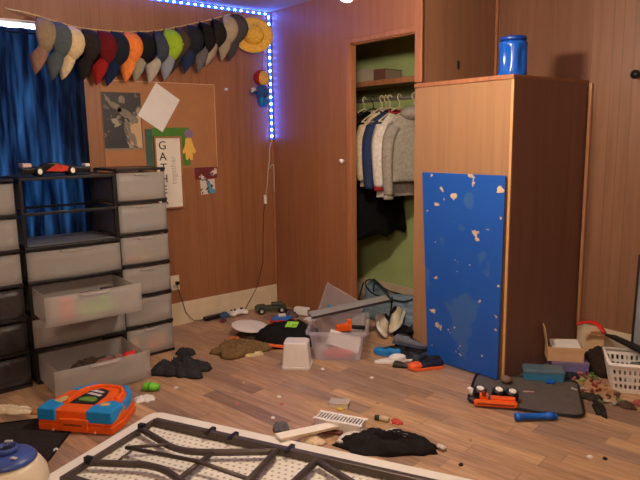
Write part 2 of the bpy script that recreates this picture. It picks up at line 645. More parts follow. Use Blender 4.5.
# ------------------------------------------------------------------ ceiling lamp
lamp = thing('ceiling_light', 'lit ceiling light with three glowing globes above the room', 'ceiling light', (2.33, -1.20, H))
brass = mat('brass', (150, 120, 70), 0.3, 0.1, 20, metal=0.8)
B().lathe([(0.0, -0.001), (0.075, -0.001), (0.075, -0.02), (0.05, -0.045), (0.0, -0.045)], n=24).tube([(0, 0, -0.04), (0, 0, -0.26)], 0.012).lathe([(0, -0.25), (0.04, -0.255), (0.045, -0.29), (0.0, -0.305)]).build('fitting', brass, lamp, smooth=True)
GLOBE = emit('lit_globe', (1.0, 0.83, 0.65), BULB)
for k in range(3):
    a = math.radians(20 + 120 * k)
    dx, dy = math.cos(a), math.sin(a)
    B().tube([(dx * 0.03, dy * 0.03, -0.275), (dx * 0.045, dy * 0.045, -0.28), (dx * 0.054, dy * 0.054, -0.30), (dx * 0.055, dy * 0.055, -0.335)], 0.007).build('arm', brass, lamp, smooth=True)
    B().ball((dx * 0.055, dy * 0.055, -0.392), (0.042, 0.042, 0.052)).build('globe', GLOBE, lamp, smooth=True)

# ------------------------------------------------------------------ LED strip
led = thing('led_strip_light', 'blue glowing light strip along the ceiling and down the room corner', 'light strip', (0, 0, 0))
tape = emit('blue_halo_tape', (0.02, 0.10, 1.0), 3.0)  # glow added to the tape to imitate the diodes' blue halo
B().box((0.006, -1.62, 2.462), (0.003, 3.20, 0.020)).build('tape', tape, led)
B().box((0.0245, -0.0215, 1.955), (0.020, 0.003, 1.02), M=Matrix.Rotation(math.radians(45), 3, 'Z')).build('tape', tape, led)
LEDM = emit('blue_diode', (0.045, 0.13, 1.0), LED_POWER)
for k in range(54):
    B().box((0.0095, -0.045 - k * 0.058, 2.462), (0.005, 0.016, 0.009)).build('diode', LEDM, led)
for k in range(19):
    B().box((0.027, -0.024, 2.435 - k * 0.0535), (0.014, 0.005, 0.018), M=Matrix.Rotation(math.radians(45), 3, 'Z')).build('diode', LEDM, led)
wc = mat('white_cable', (206, 198, 190), 0.5, 0.05, 20)
B().tube([(0.03, -0.026, 1.44), (0.022, -0.05, 1.36), (0.024, -0.052, 1.28), (0.022, -0.070, 1.18), (0.024, -0.085, 1.05), (0.022, -0.105, 0.97)], 0.003, 6).build('lead', wc, led, smooth=True)
B().tube([(0.024, -0.052, 1.20), (0.032, -0.03, 1.235), (0.04, -0.022, 1.23), (0.042, -0.022, 1.15), (0.04, -0.022, 1.0)], 0.003, 6).build('lead', wc, led, smooth=True)
B().box((0.022, -0.108, 0.94), (0.016, 0.024, 0.075)).build('controller', WHITEP, led, bevel=0.004)
dkcord = mat('dark_cord', (62, 40, 32), 0.6, 0.1, 20)
B().tube([(0.022, -0.11, 0.905), (0.022, -0.13, 0.82), (0.02, -0.14, 0.6), (0.022, -0.15, 0.40), (0.03, -0.22, 0.2), (0.04, -0.36, 0.02), (0.05, -0.46, 0.008), (0.05, -0.54, 0.014)], 0.003, 6).build('cord', dkcord, led, smooth=True)
B().box((0.05, -0.67, 0.018), (0.045, 0.17, 0.032), rz=0.08).build('adapter', BLACKP, led, bevel=0.006)
B().tube([(0.05, -0.755, 0.014), (0.04, -0.84, 0.02), (0.026, -0.90, 0.10), (0.024, -0.93, 0.22), (0.026, -0.955, 0.30), (0.03, -0.957, 0.335)], 0.003, 6).build('cord', dkcord, led, smooth=True)
B().box((0.024, -0.957, 0.345), (0.028, 0.026, 0.026)).build('plug', BLACKP, led, bevel=0.004)
ou = thing('wall_outlet', 'cream wall outlet with a black plug, above the baseboard', 'outlet', (0, -0.968, 0.345))
B().box((0.0035, 0, 0), (0.006, 0.075, 0.118)).build('cover_plate', mat('ivory_plate', (226, 212, 186), 0.45, 0.03, 10), ou, bevel=0.003)
B().box((0.0072, 0, -0.03), (0.002, 0.034, 0.028)).build('socket', mat('socket_face', (196, 182, 158), 0.5, 0.03, 10), ou, bevel=0.001)

# ------------------------------------------------------------------ boxed-in enclosure beside the closet
en = thing('plywood_enclosure', 'tall honey plywood box beside the closet with a shaded side', 'cabinet', (1.635, 0, 0))
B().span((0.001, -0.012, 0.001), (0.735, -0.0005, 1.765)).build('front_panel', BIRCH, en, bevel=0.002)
B().span((0.716, 0.0, 0.001), (0.734, 0.7965, 1.765)).build('side_panel', SHADED_PLY, en, bevel=0.001)
B().span((0.011, -0.012, 1.7655), (0.735, 0.7965, 1.781)).build('top_panel', mat('top_ply', (150, 104, 72), 0.6, 0.1, 12), en, bevel=0.001)
B().span((0.001, -0.022, 1.757), (0.736, -0.0125, 1.782)).build('top_trim', TRIM, en, bevel=0.003)
B().span((0.720, -0.0165, 0.003), (0.736, -0.0125, 1.756)).build('edge_strip', mat('pale_edge', (206, 158, 106), 0.5, 0.06, 12), en)

# closet shelf and rod
sh = thing('closet_shelf', 'brown wooden shelf across the top of the closet', 'shelf', (0, 0, 0))
B().span((0.003, 0.40, 1.855), (1.631, 0.798, 1.878)).build('board', mat('shelf_wood', (128, 84, 56), 0.6, 0.12, 10), sh)
B().span((0.003, 0.385, 1.845), (1.631, 0.3995, 1.885)).build('front_lip', TRIM, sh, bevel=0.003)
rod = B().tube([(0.003, 0.42, 1.735), (1.631, 0.42, 1.735)], 0.013, 12).build('closet_rod', mat('grey_rod', (120, 116, 108), 0.4, 0.1, 20, metal=0.5), smooth=True)
tag(rod, 'grey metal rod in the closet that the hangers hook over', 'closet rod')

# white knob on the back wall, push pin, black knob, black latch
tag(B().lathe([(0.0, 0.0), (0.014, 0.0), (0.014, 0.008), (0.018, 0.016), (0.016, 0.026), (0.0, 0.03)], (0.915, -0.0008, 1.278), M=Matrix.Rotation(PI / 2, 3, 'X'), n=16).build('wall_peg', WHITEP, smooth=True), 'small white peg on the wall left of the closet', 'peg')
tag(B().lathe([(0, 0), (0.012, 0), (0.012, 0.006), (0.007, 0.012), (0.009, 0.018), (0, 0.02)], (0.0008, -0.44, 1.845), M=Matrix.Rotation(PI / 2, 3, 'Y'), n=14).build('push_pin', WHITEP, smooth=True), 'small white pin on the wall right of the board', 'pin')
tag(B().lathe([(0, 0), (0.016, 0), (0.016, 0.02), (0.026, 0.03), (0.026, 0.045), (0, 0.05)], (2.668, 0.799, 1.792), M=Matrix.Rotation(PI / 2, 3, 'X'), n=18).build('wall_peg', BLACKP, smooth=True), 'round black peg on the panelled wall at far right', 'peg')
la = tag(B().box((1.6685, 0.375, 1.92), (0.008, 0.02, 0.055)).build('wall_latch', BLACKP, bevel=0.003), 'small black latch on the alcove side wall above the enclosure', 'latch')

# ------------------------------------------------------------------ jug on top of the enclosure
JB = mat('blue_jug_plastic', (24, 92, 200), 0.22, 0.1, 9, alpha=0.9)
jug = thing('water_jug', 'translucent blue water jug standing on top of the enclosure', 'jug', (2.262, 0.125, 1.7815), 0.5)
n = 40
prof = [(0.074, 0.0), (0.080, 0.006), (0.080, 0.03), (0.079, 0.06), (0.079, 0.10), (0.079, 0.13), (0.080, 0.155), (0.081, 0.175), (0.078, 0.188), (0.070, 0.196), (0.060, 0.198)]
b = B()
rings = []
for r, z in prof:
    pts = []
    for k in range(n):
        a = 2 * PI * k / n
        d = 1.0
        if 0.02 < z < 0.17:
            for ca in (-2.0, -0.75, 0.6, 1.9, 3.1):
                da = (a - ca + PI) % (2 * PI) - PI
                d -= 0.17 * max(0, 1 - (da / 0.36) ** 2) * min(1, (z - 0.02) / 0.03) * min(1, (0.17 - z) / 0.03)
        pts.append((r * d * math.cos(a), r * d * math.sin(a), z))
    rings.append(b.ring(pts))
b.skin(rings).build('body', JB, jug, smooth=True)
B().lathe([(0.0, 0.1985), (0.072, 0.1985), (0.076, 0.203), (0.076, 0.216), (0.070, 0.222), (0.0, 0.224)], n=32).build('lid', mat('dark_blue_lid', (20, 60, 150), 0.3, 0.08, 12), jug, smooth=True, bevel=0.002)

# ------------------------------------------------------------------ left wall: board, papers, signs
bd = thing('bulletin_board', 'large tan hardboard pinned to the left wall behind papers', 'board', (0, 0, 0))
B().span((0.0006, -1.45, 1.235), (0.008, -0.553, 1.872)).build('panel', mat('tan_hardboard', (166, 114, 74), 0.6, 0.06, 10), bd)
pe = mat('pale_board_edge', (200, 160, 126), 0.6, 0.05, 10)
B().span((0.0006, -0.5525, 1.235), (0.010, -0.547, 1.876)).span((0.0006, -1.45, 1.8725), (0.010, -0.5475, 1.8775)).build('edge_trim', pe, bd)

PX = 0.0092
YX0 = Matrix(((0, 0, 1), (1, 0, 0), (0, 1, 0)))


def rotx(a):
    return Matrix.Rotation(a, 3, 'X')


PST = patch_mat('dark_poster_print', (40, 38, 42), (156, 146, 128), 7.0, 0.60, 0.5, 16, (92, 84, 76), 0.60)
po = thing('poster', 'dark poster with pale abstract shapes at left of the board', 'poster', (PX, -1.305, 1.59))
B().box((0, 0, 0), (0.0012, 0.285, 0.405)).build('sheet', PST, po)
pale = mat('pale_print', (128, 120, 106), 0.6, 0.2, 30)
b = B()
rp_ = random.Random(3)
for cy, cz, ry, rz_, an in [(-0.10, 0.15, 0.045, 0.012, -1.0), (-0.045, 0.10, 0.05, 0.022, -0.6), (0.0, 0.15, 0.022, 0.028, 0.2), (0.02, 0.06, 0.055, 0.026, -0.5), (0.075, 0.01, 0.035, 0.028, -0.4), (0.03, -0.02, 0.02, 0.035, 0.3), (0.045, -0.09, 0.018, 0.05, 0.1), (0.075, -0.13, 0.016, 0.045, 0.2), (-0.03, 0.03, 0.018, 0.012, 0.6)]:
    ring = []
    for k in range(14):
        a = k * PI / 7
        q = 0.75 + 0.5 * rp_.random()
        x, y = ry * q * math.cos(a), rz_ * q * math.sin(a)
        ring.append((cy + x * math.cos(an) - y * math.sin(an), cz + x * math.sin(an) + y * math.cos(an)))
    b.prism(ring, 0.0008 + 0.0001 * len(ring), 0.0024, M=YX0)
b.build('print', pale, po)
b = B().prism(((0.02, -0.03), (0.135, 0.06), (0.137, -0.195), (0.05, -0.16)), 0.0007, 0.0013, M=Matrix(((0, 0, 1), (1, 0, 0), (0, 1, 0)))).build('torn_corner', mat('tan_print', (196, 166, 130), 0.7, 0.06, 14), po)
B().box((0, 0, -0.197), (0.002, 0.287, 0.012)).build('border', pale, po)

pa = B().box((PX + 0.003, -1.022, 1.692), (0.001, 0.222, 0.285), M=rotx(math.radians(-33)))
tag(pa.build('paper_sheet', PAPER), 'blank white paper sheet pinned askew on the board', 'paper')

gs = thing('craft_sheet', 'green paper craft sheet with yellow figure behind the word sign', 'paper craft', (PX, -0.97, 1.40))
B().span((-0.0005, -0.12, -0.145), (0.0012, 0.185, 0.145)).build('green_sheet', mat('green_card', (74, 124, 44), 0.8, 0.08, 14), gs)
B().span((-0.0005, -0.175, -0.145), (0.001, -0.121, 0.135)).build('teal_strip', mat('teal_card', (66, 92, 84), 0.8, 0.08, 14), gs)
YX = Matrix(((0, 0, 1), (1, 0, 0), (0, 1, 0)))
star = [(0.150, 0.06), (0.175, 0.075), (0.2, 0.06), (0.215, 0.0), (0.235, -0.035), (0.225, -0.055), (0.205, -0.045), (0.205, -0.10), (0.185, -0.105), (0.175, -0.08), (0.16, -0.105), (0.145, -0.095), (0.145, -0.045), (0.125, -0.055), (0.12, -0.035), (0.14, 0.0)]
B().prism(star, 0.0014, 0.0035, M=YX).build('yellow_figure', mat('yellow_card', (226, 184, 88), 0.8, 0.05, 14), gs)
B().prism([(0.178 + 0.036 * math.cos(k * PI / 8), 0.098 + 0.034 * math.sin(k * PI / 8)) for k in range(16)], 0.0014, 0.0035, M=YX).build('mauve_disc', mat('mauve_card', (128, 106, 140), 0.8, 0.05, 14), gs)

sg = thing('word_sign', 'tall white framed sign reading GATHER down its face', 'sign', (0.0125, -0.972, 1.205))
FRM = mat('sign_frame_wood', (158, 104, 68), 0.55, 0.1, 14)
B().span((0.0, -0.100, -0.262), (0.006, 0.100, 0.262)).build('face', mat('sign_white', (226, 218, 204), 0.7, 0.02, 8), sg)
b = B()
for y in (-0.112, 0.1002):
    b.span((-0.001, y, -0.274), (0.018, y + 0.0118, 0.274))
for z in (-0.274, 0.2622):
    b.span((-0.001, -0.1, z), (0.018, 0.1, z + 0.0118))
b.build('frame', FRM, sg)
for k, ch in enumerate('GATHER'):
    text_mesh('letter', ch, 0.088, INK, sg, (0.0075, -0.045, 0.205 - k * 0.083), (PI / 2, 0, PI / 2))
text_mesh('script', 'together', 0.062, mat('grey_script', (176, 172, 166), 0.7, 0.02, 8), sg, (0.0072, 0.035, 0.02), (0, -PI / 2, PI), 0.0008)

cp = thing('collage_print', 'small red and white collage print stuck on wall beside sign', 'picture', (0.0022, -0.652, 1.152))
B().box((0, 0, 0.055), (0.0012, 0.195, 0.13), M=rotx(0.03)).build('red_print', patch_mat('red_collage', (104, 34, 36), (214, 200, 190), 14, 0.57, 0.5, 26, (70, 60, 80), 0.62), cp)
B().box((0, 0.012, -0.072), (0.0012, 0.13, 0.115), M=rotx(0.05)).build('white_print', patch_mat('white_collage', (206, 196, 186), (54, 40, 38), 18, 0.54, 0.5, 11, (80, 150, 176), 0.60), cp)

# ------------------------------------------------------------------ caps on a line
def bez(pts, n=10):
    out = []
    P = [Vector(p) for p in pts]
    for i in range(len(P) - 1):
        p0, p1, p2, p3 = P[max(i - 1, 0)], P[i], P[i + 1], P[min(i + 2, len(P) - 1)]
        for k in range(n):
            t = k / n
            out.append(0.5 * ((2 * p1) + (p2 - p0) * t + (2 * p0 - 5 * p1 + 4 * p2 - p3) * t * t + (3 * p1 - p0 - 3 * p2 + p3) * t ** 3))
    out.append(P[-1])
    return out


LX = 0.10
line_pts = [(0.012, -2.02, 2.285), (LX, -1.908, 2.255), (LX, -1.716, 2.214), (LX, -1.588, 2.196), (LX, -1.386, 2.194), (LX, -1.20, 2.206), (LX, -1.018, 2.234), (LX, -0.692, 2.322), (LX, -0.42, 2.408), (0.06, -0.24, 2.455), (0.010, -0.14, 2.474)]
lp = bez(line_pts)
ln = B().tube(lp, [0.0045 + 0.0012 * math.sin(i * 2.1) for i in range(len(lp))], 6).build('hanging_line', cloth('tan_twine', (206, 170, 110)), smooth=True)
tag(ln, 'tan twine line sagging along the wall that the caps hang from', 'line')


def line_z(y):
    best = min(lp, key=lambda p: abs(p.y - y))
    return best.z


def cap_crown():
    b = B()
    na, nr = 28, 9
    rings = []
    for j in range(nr + 1):
        t = j / nr
        pts = []
        for k in range(na):
            a = 2 * PI * k / na
            prof = math.cos(t * PI / 2) ** 0.72
            zz = 0.125 * math.sin(t * PI / 2) ** 0.95
            x = 0.098 * math.cos(a) * prof + 0.012 * t
            y = 0.080 * math.sin(a) * prof
            k2 = max(0.0, (x + 0.02) / 0.118)
            zz *= 1.0 - 0.50 * k2 ** 2.0
            y *= 1.0 - 0.10 * k2
            d = 1 + 0.03 * noise.noise(Vector((math.cos(a) * 2, math.sin(a) * 2, t * 2)))
            pts.append((x * d, y * d, zz))
        rings.append(b.ring(pts))
    for a, c in zip(rings[:-1], rings[1:]):
        for i in range(na):
            j = (i + 1) % na
            b.bm.faces.new((a[i], a[j], c[j], c[i]))
    b.bm.faces.new(rings[-1])
    return b


def cap_brim():
    def f(u, v):
        a = (u - 0.5) * 2 * 1.22
        r0x, r0y = 0.085, 0.070
        ext = 0.125 * math.cos(a * 0.9) ** 0.7 if abs(a) < 1.6 else 0
        x = r0x * math.cos(a) + v * ext
        y = r0y * math.sin(a) * (1 - 0.45 * v)
        z = 0.034 * (1 - v) - 0.085 * v * v - 5.0 * y * y * (1.0 - 0.4 * v)
        return Vector((x, y, z))
    return B().sheet(f, 20, 5)


CAP_DATA = []
first_cap = None
caps = [  # y on the line, crown colour, brim colour, strap colour, label, turn
    (-1.835, (150, 130, 104), (150, 116, 96), (120, 30, 28), 'faded khaki cap with red strap, first at the left end of the line', 0.1),
    (-1.750, (84, 92, 96), (82, 92, 98), (60, 30, 28), 'grey blue cap hanging between the khaki and cream caps', 0.05),
    (-1.655, (220, 196, 154), (222, 200, 160), (110, 34, 28), 'plain cream cap, third from the left on the line', -0.1),
    (-1.553, (46, 40, 38), (38, 34, 34), (24, 22, 22), 'dark charcoal cap hanging just right of the cream cap', 0.1),
    (-1.450, (104, 26, 28), (150, 34, 34), (28, 20, 20), 'dark red cap with bright red brim on the line', 0.15),
    (-1.353, (34, 38, 50), (28, 40, 74), (24, 22, 24), 'navy cap hanging just left of the orange cap', 0.0),
    (-1.262, (236, 132, 62), (240, 138, 66), (120, 46, 24), 'plain bright orange cap hanging in the row', -0.12),
    (-1.165, (26, 26, 28), (150, 146, 126), (20, 20, 20), 'black cap with pale grey brim hanging right of the orange cap', 0.1),
    (-1.055, (62, 68, 80), (176, 166, 150), (40, 60, 30), 'slate grey cap with pale brim edge beside the lime cap', 0.45),
    (-0.965, (152, 186, 48), (140, 146, 160), (60, 80, 26), 'lime green cap with grey brim hanging on the line', 0.0),
    (-0.880, (74, 62, 54), (58, 50, 44), (30, 26, 24), 'dark brown cap hanging just right of the lime cap', 0.2),
    (-0.785, (36, 38, 46), (40, 52, 84), (24, 24, 26), 'black cap with navy brim hanging right of the brown cap', 0.2),
    (-0.685, (30, 29, 29), (104, 100, 100), (22, 22, 22), 'black cap with white patch and grey brim on the line', 0.55),
    (-0.575, (38, 37, 35), (164, 148, 128), (30, 28, 26), 'black cap with wide tan brim hanging on the line', 0.45),
    (-0.475, (170, 154, 132), (160, 146, 126), (120, 104, 88), 'beige cap hanging beside the charcoal cap near the straw hat', 0.1),
    (-0.395, (72, 70, 72), (70, 68, 70), (50, 48, 50), 'charcoal cap at the right end of the line, beside the straw hat', 0.0),
]
CROWN_ME = BRIM_ME = None
for i, (y, cc, bc, sc, label, turn) in enumerate(caps):
    c1 = cloth('cap_cloth_%d' % i, cc, var=0.12)
    c2 = cloth('cap_brim_cloth_%d' % i, bc, var=0.12)
    c3 = cloth('cap_strap_cloth_%d' % i, sc, var=0.1)
    if first_cap is None:
        cp0 = thing('baseball_cap', label, 'cap', group='caps hanging on the line')
        cap_crown().build('crown', c1, cp0, smooth=True, solid=0.003)
        cap_brim().build('brim', c2, cp0, smooth=True, solid=0.003)
        B().tube([(-0.094 * math.cos(a), 0.075 * math.sin(a), 0.012 - 0.008 * math.cos(a)) for a in [k * 0.15 - 0.75 for k in range(11)]], [0.011] * 11, 8, flat=0.25).build('strap', c3, cp0, smooth=True)
        B().ball((0.012, 0, 0.126), (0.008, 0.008, 0.004), 10, 6).build('button', c1, cp0, smooth=True)
        for k in kids(cp0):
            k.material_slots[0].link = 'OBJECT'
        first_cap = cp0
        c = cp0
    else:
        c = dup(first_cap, (0, 0, 0), None, label)
    for k in kids(c):
        k.material_slots[0].material = {'crown': c1, 'button': c1, 'brim': c2, 'strap': c3}[k.name.split('.')[0]]
    # head-up of the cap -> +Y of the room, brim -> down, so each cap hangs from its strap
    M = Matrix(((0, 1, 0), (0, 0, 1), (-1, 0, 0))).transposed()
    base = Matrix(((0, -1, 0), (0, 0, 1), (-1, 0, 0)))
    R = Matrix.Rotation(turn - 0.72, 3, 'Z') @ Matrix.Rotation(0.10 + 0.06 * math.sin(i * 2.3), 3, 'X') @ base
    c.rotation_euler = R.to_euler()
    anchor = Vector((LX, y - 0.01, line_z(y) - 0.004))
    sc_ = 1.06 + 0.05 * math.sin(i * 1.7)
    c.scale = (sc_ * 1.06, sc_ * 0.84, sc_ * 0.84)
    c.location = anchor - (R @ Vector((-0.098 * sc_ * 1.06, 0, 0.012)))

hat = thing('straw_hat', 'yellow straw hat hanging at the right end near the corner', 'hat', (0.095, -0.225, 2.262), rot=(0, math.radians(78), math.radians(-28)))
ST = mat('yellow_straw', (226, 176, 70), 0.75, 0.18, 60, bump=0.3)
B().lathe([(0.085, 0.012), (0.11, 0.0), (0.14, 0.001), (0.155, 0.012), (0.157, 0.016), (0.14, 0.006), (0.11, 0.005), (0.086, 0.016)], n=36, sx=0.92).build('brim', ST, hat, smooth=True)
B().lathe([(0.0855, 0.012), (0.082, 0.03), (0.075, 0.058), (0.055, 0.075), (0.0, 0.080)], n=36, sx=0.92).build('crown', ST, hat, smooth=True)

# hanging toy in the corner
dl = thing('plush_toy', 'small plush toy with yellow head and red hood hanging in the corner', 'toy', (0.075, -0.125, 1.88))
RC = cloth('red_plush', (150, 36, 34))
BC = cloth('blue_plush', (46, 78, 140))
B().ball((0, 0, 0.06), (0.045, 0.055, 0.06)).build('head', cloth('yellow_plush', (214, 164, 84)), dl, smooth=True)
B().ball((-0.02, 0.0, 0.065), (0.045, 0.078, 0.066)).build('hood', RC, dl, smooth=True)
B().ball((-0.005, -0.015, -0.055), (0.035, 0.058, 0.07)).tube([(0, -0.03, -0.02), (0, -0.09, -0.045), (0, -0.115, -0.05)], 0.018, 8).build('body', BC, dl, smooth=True)
B().ball((0.0, -0.03, -0.125), (0.03, 0.024, 0.045)).ball((0.0, 0.012, -0.125), (0.03, 0.024, 0.045)).build('legs', cloth('sky_plush', (40, 120, 190)), dl, smooth=True)
B().tube([(0, -0.085, -0.035), (0, -0.105, -0.04), (0.0, -0.12, -0.04)], 0.0195, 8).build('cuff', cloth('white_plush', (214, 206, 200)), dl, smooth=True)
B().tube([(-0.02, 0, 0.125), (-0.04, 0.03, 0.25), (-0.05, 0.06, 0.40)], 0.002, 5).build('cord', INK, dl)

# ------------------------------------------------------------------ drawer towers
def bars(b, w, d, z, t=0.016):
    """one shelf ring of the black frame: front bar, back bar, two side bars"""
    b.span((d - 0.018, -w / 2 + 0.0205, z - t / 2), (d, w / 2 - 0.0205, z + t / 2)).span((d + 0.0002, -w / 2, z - t / 2), (d + 0.016, w / 2, z + t / 2))
    b.span((0.0, -w / 2 + 0.0205, z - t / 2), (0.016, w / 2 - 0.0205, z + t / 2))
    for s in (-1, 1):
        y = s * (w / 2 - 0.012)
        b.span((0.0225, y - 0.012, z - t / 2), (d - 0.0225, y + 0.012, z + t / 2))


def drawer(parent, w, d, z0, h, out, handle=True, front_t=0.006):
    """one pull-out drawer: frosted tray with a bowed front and lip handle"""
    y = w / 2 - 0.028
    e = B()
    t = 0.004
    x0, x1 = 0.03 + out, d - 0.006 + out
    e.span((x0, -y, z0 + 0.006), (x1 - 0.004, y, z0 + 0.010))
    e.span((x0, -y, z0 + 0.0105), (x0 + t, y, z0 + h - 0.02))
    for s in (-1, 1):
        e.span((x0 + t + 0.0005, s * y - t / 2, z0 + 0.0105), (x1 - 0.005, s * y + t / 2, z0 + h - 0.02))
    dr = e.build('drawer', FROSTB, parent)
    nseg = 12
    def f(u, v):
        yy = -y - 0.024 + u * (2 * y + 0.048)
        bow = 0.014 * (1 - (2 * u - 1) ** 2)
        return Vector((x1 + 0.010 + bow, yy, z0 + 0.004 + v * (h - 0.016)))
    B().sheet(f, nseg, 3).build('front', FROST, dr, smooth=True, solid=front_t)
    if handle:
        B().tube([(x1 + 0.024, -y * 0.35, z0 + h - 0.022), (x1 + 0.036, -y * 0.3, z0 + h - 0.024), (x1 + 0.038, 0, z0 + h - 0.024), (x1 + 0.036, y * 0.3, z0 + h - 0.024), (x1 + 0.024, y * 0.35, z0 + h - 0.022)], 0.006, 6).build('handle', FROST, dr, smooth=True)
    return dr


def tower(name, label, loc, w, d, Htot, slots, outs, rz=0.0):
    t = thing(name, label, 'drawer tower', loc, rz)
    b = B()
    for s in (-1, 1):
        for x in (0.011, d - 0.011):
            b.span((x - 0.011, s * (w / 2) - (0.020 if s > 0 else 0), 0.001), (x + 0.011, s * (w / 2) + (0.020 if s < 0 else 0), Htot))
    step = (Htot - 0.016) / slots
    for k in range(slots + 1):
        bars(b, w, d, 0.010 + k * step)
    b.build('frame', BLACKP, t, bevel=0.002)
    tp = B().span((0.0165, -w / 2 + 0.0245, Htot - 0.010), (d - 0.0185, w / 2 - 0.0245, Htot - 0.001)).build('top_panel', mat('dark_top', (52, 50, 54), 0.3, 0.1, 12), t)
    # frosted side panels
    for s in (-1, 1):
        b = B()
        for k in range(slots):
            z = 0.010 + k * step
            b.span((0.0235, s * (w / 2 - 0.009) - 0.0015, z + 0.0265), (d - 0.0235, s * (w / 2 - 0.009) + 0.0015, z + step - 0.0265))
        b.build('side_panel', mat('smoky_side', (120, 112, 108), 0.35, 0.05, 10, alpha=0.55, transl=0.3), t)
    for k, o in enumerate(outs):          # from the top
        if o is None:
            continue
        z0 = 0.010 + (slots - 1 - k) * step + 0.008
        if o < 0.02:
            drawer(t, w, d, z0, step - 0.016, o)
        else:
            drawer(t, w, d, z0 - 0.006, step - 0.018, o)
    return t


WT = tower('drawer_tower', 'wide black drawer tower with two empty slots and two drawers pulled out', (0.13, -1.878, 0), 0.57, 0.425, 1.245, 6, [None, None, 0.0, 0.30, 0.0, 0.37])
NT = tower('drawer_tower', 'narrow black tower of six frosted drawers beside the word sign', (0.12, -1.413, 0), 0.335, 0.40, 1.272, 6, [0.0] * 6)
LT = tower('drawer_tower', 'drawer tower at the far left edge of the photo', (0.13, -2.475, 0), 0.57, 0.425, 1.245, 6, [0.0] * 6)
DARK_FRONT = mat('darker_drawer_plastic', (74, 68, 66), 0.32, 0.05, 8, alpha=0.62, transl=0.15)  # darker plastic for the three lowest drawers of this tower
for q in [c for c in kids(LT) if c.name.startswith('drawer')][3:]:
    for e in kids(q):
        e.data.materials[0] = DARK_FRONT
    q.data.materials[0] = DARK_FRONT
# slot floors in the two empty bays
for z in (0.843,):
    B().span((0.0185, -0.262, z - 0.003), (0.405, 0.262, z)).build('shelf_panel', mat('grey_shelf', (120, 120, 126), 0.3, 0.05, 10), WT)

# things kept in the drawers
def blocky(name, label, cat, loc, parts, rz=0.0, group=None):
    t = thing(name, label, cat, loc, rz, group)
    for nm, m, c, s in parts:
        B().box(c, s).build(nm, m, t, bevel=min(s) * 0.2)
    return t


z4 = 0.442
blocky('toy_truck', 'lime green toy truck seen through the pulled-out middle drawer', 'toy', (0.78, -1.86, z4), [('body', LIME, (0, 0, 0.030), (0.08, 0.20, 0.06)), ('cab', LIME, (0, 0.06, 0.075), (0.06, 0.06, 0.025))], 0.05)
blocky('toy_block', 'orange toy piece at the left in the pulled-out middle drawer', 'toy', (0.80, -2.03, z4), [('body', ORANGE, (0, 0, 0.06), (0.06, 0.07, 0.12)), ('cap', ORANGE, (0, 0.0, 0.124), (0.03, 0.04, 0.008))], 0.2)
blocky('toy_car', 'dark toy car beside the green truck in the middle drawer', 'toy', (0.66, -1.80, z4), [('body', mat('plum_toy', (70, 44, 60), 0.5), (0, 0, 0.05), (0.09, 0.22, 0.10)), ('roof', mat('plum_toy', (70, 44, 60)), (0, 0.06, 0.106), (0.05, 0.06, 0.012))])
b = B().heap(0.15, 0.21, 0.10, 3.7)
tag(b.build('folded_clothes', cloth('brown_black_cloth', (66, 54, 46)), smooth=True, loc=(0.72, -1.90, 0.024)), 'dark brown clothes lying in the pulled-out bottom drawer', 'clothes')
tag(B().heap(0.05, 0.11, 0.05, 5.2).build('folded_cloth', cloth('pink_print', (126, 92, 86)), smooth=True, loc=(0.80, -1.78, 0.105)), 'pink printed cloth on top of the bottom drawer clothes', 'clothes')
tag(B().ball((0, 0, 0.024), (0.03, 0.036, 0.024)).ball((0.0, 0.03, 0.03), (0.016, 0.016, 0.022)).build('toy_piece', REDP, smooth=True, loc=(0.86, -1.705, 0.135)), 'bright red toy piece at the right corner of the bottom drawer', 'toy')
# toys in the narrow tower (thin rows behind the fronts)
st_n = (1.272 - 0.016) / 6
for i, (dy, c, nm, lab) in enumerate([(-0.09, REDP, 'toy_brick', 'red toy brick in the third drawer of the narrow tower'), (0.0, mat('yellow_toy', (214, 190, 80), 0.5), 'toy_brick', 'yellow toy brick in the third drawer of the narrow tower'), (0.08, mat('grey_toy', (110, 104, 110), 0.5), 'toy_brick', 'grey toy brick in the third drawer of the narrow tower')]):
    blocky(nm, lab, 'toy', (0.478, -1.413 + dy, 0.010 + 3 * st_n + 0.0185), [('body', c, (0, 0, 0.02), (0.06, 0.07, 0.04)), ('stud', c, (0, 0, 0.045), (0.03, 0.03, 0.010))], 0.1 * i)
for i, (dy, dz, c, lab) in enumerate([(-0.10, 0.10, mat('peach_toy', (230, 150, 96), 0.5), 'peach toy ball in the bottom drawer of the narrow tower'), (0.02, 0.06, ORANGE, 'orange toy piece in the bottom drawer of the narrow tower'), (0.09, 0.09, mat('amber_toy', (220, 140, 60), 0.5), 'amber toy piece in the bottom drawer of the narrow tower')]):
    blocky('toy_piece', lab, 'toy', (0.478, -1.413 + dy, 0.0285), [('body', c, (0, 0, dz / 2), (0.05, 0.06, dz)), ('tip', c, (0, 0, dz + 0.01), (0.03, 0.03, 0.02))], 0.3 * i)
blocky('toy_box', 'green toy box in the bottom drawer of the narrow tower', 'toy', (0.425, -1.40, 0.0285), [('body', mat('olive_toy', (112, 150, 56), 0.5), (0, 0, 0.03), (0.04, 0.17, 0.06)), ('lid', mat('olive_toy', (112, 150, 56)), (0, 0, 0.063), (0.042, 0.172, 0.006))])
# colour swatch of cloth in drawers
tag(B().heap(0.165, 0.225, 0.13, 8.1, lobes=0.08, fold=0.3).build('folded_clothes', cloth('umber_cloth', (84, 62, 50)), smooth=True, loc=(0.35, -1.878, 0.241)), 'brown clothes behind the closed front above the bottom drawer', 'clothes')
tag(B().heap(0.12, 0.10, 0.09, 2.2).build('folded_clothes', cloth('blue_grey_cloth', (110, 126, 160)), smooth=True, loc=(0.33, -1.413, 0.010 + 4 * st_n + 0.0185)), 'pale blue cloth in the second drawer of the narrow tower', 'clothes')

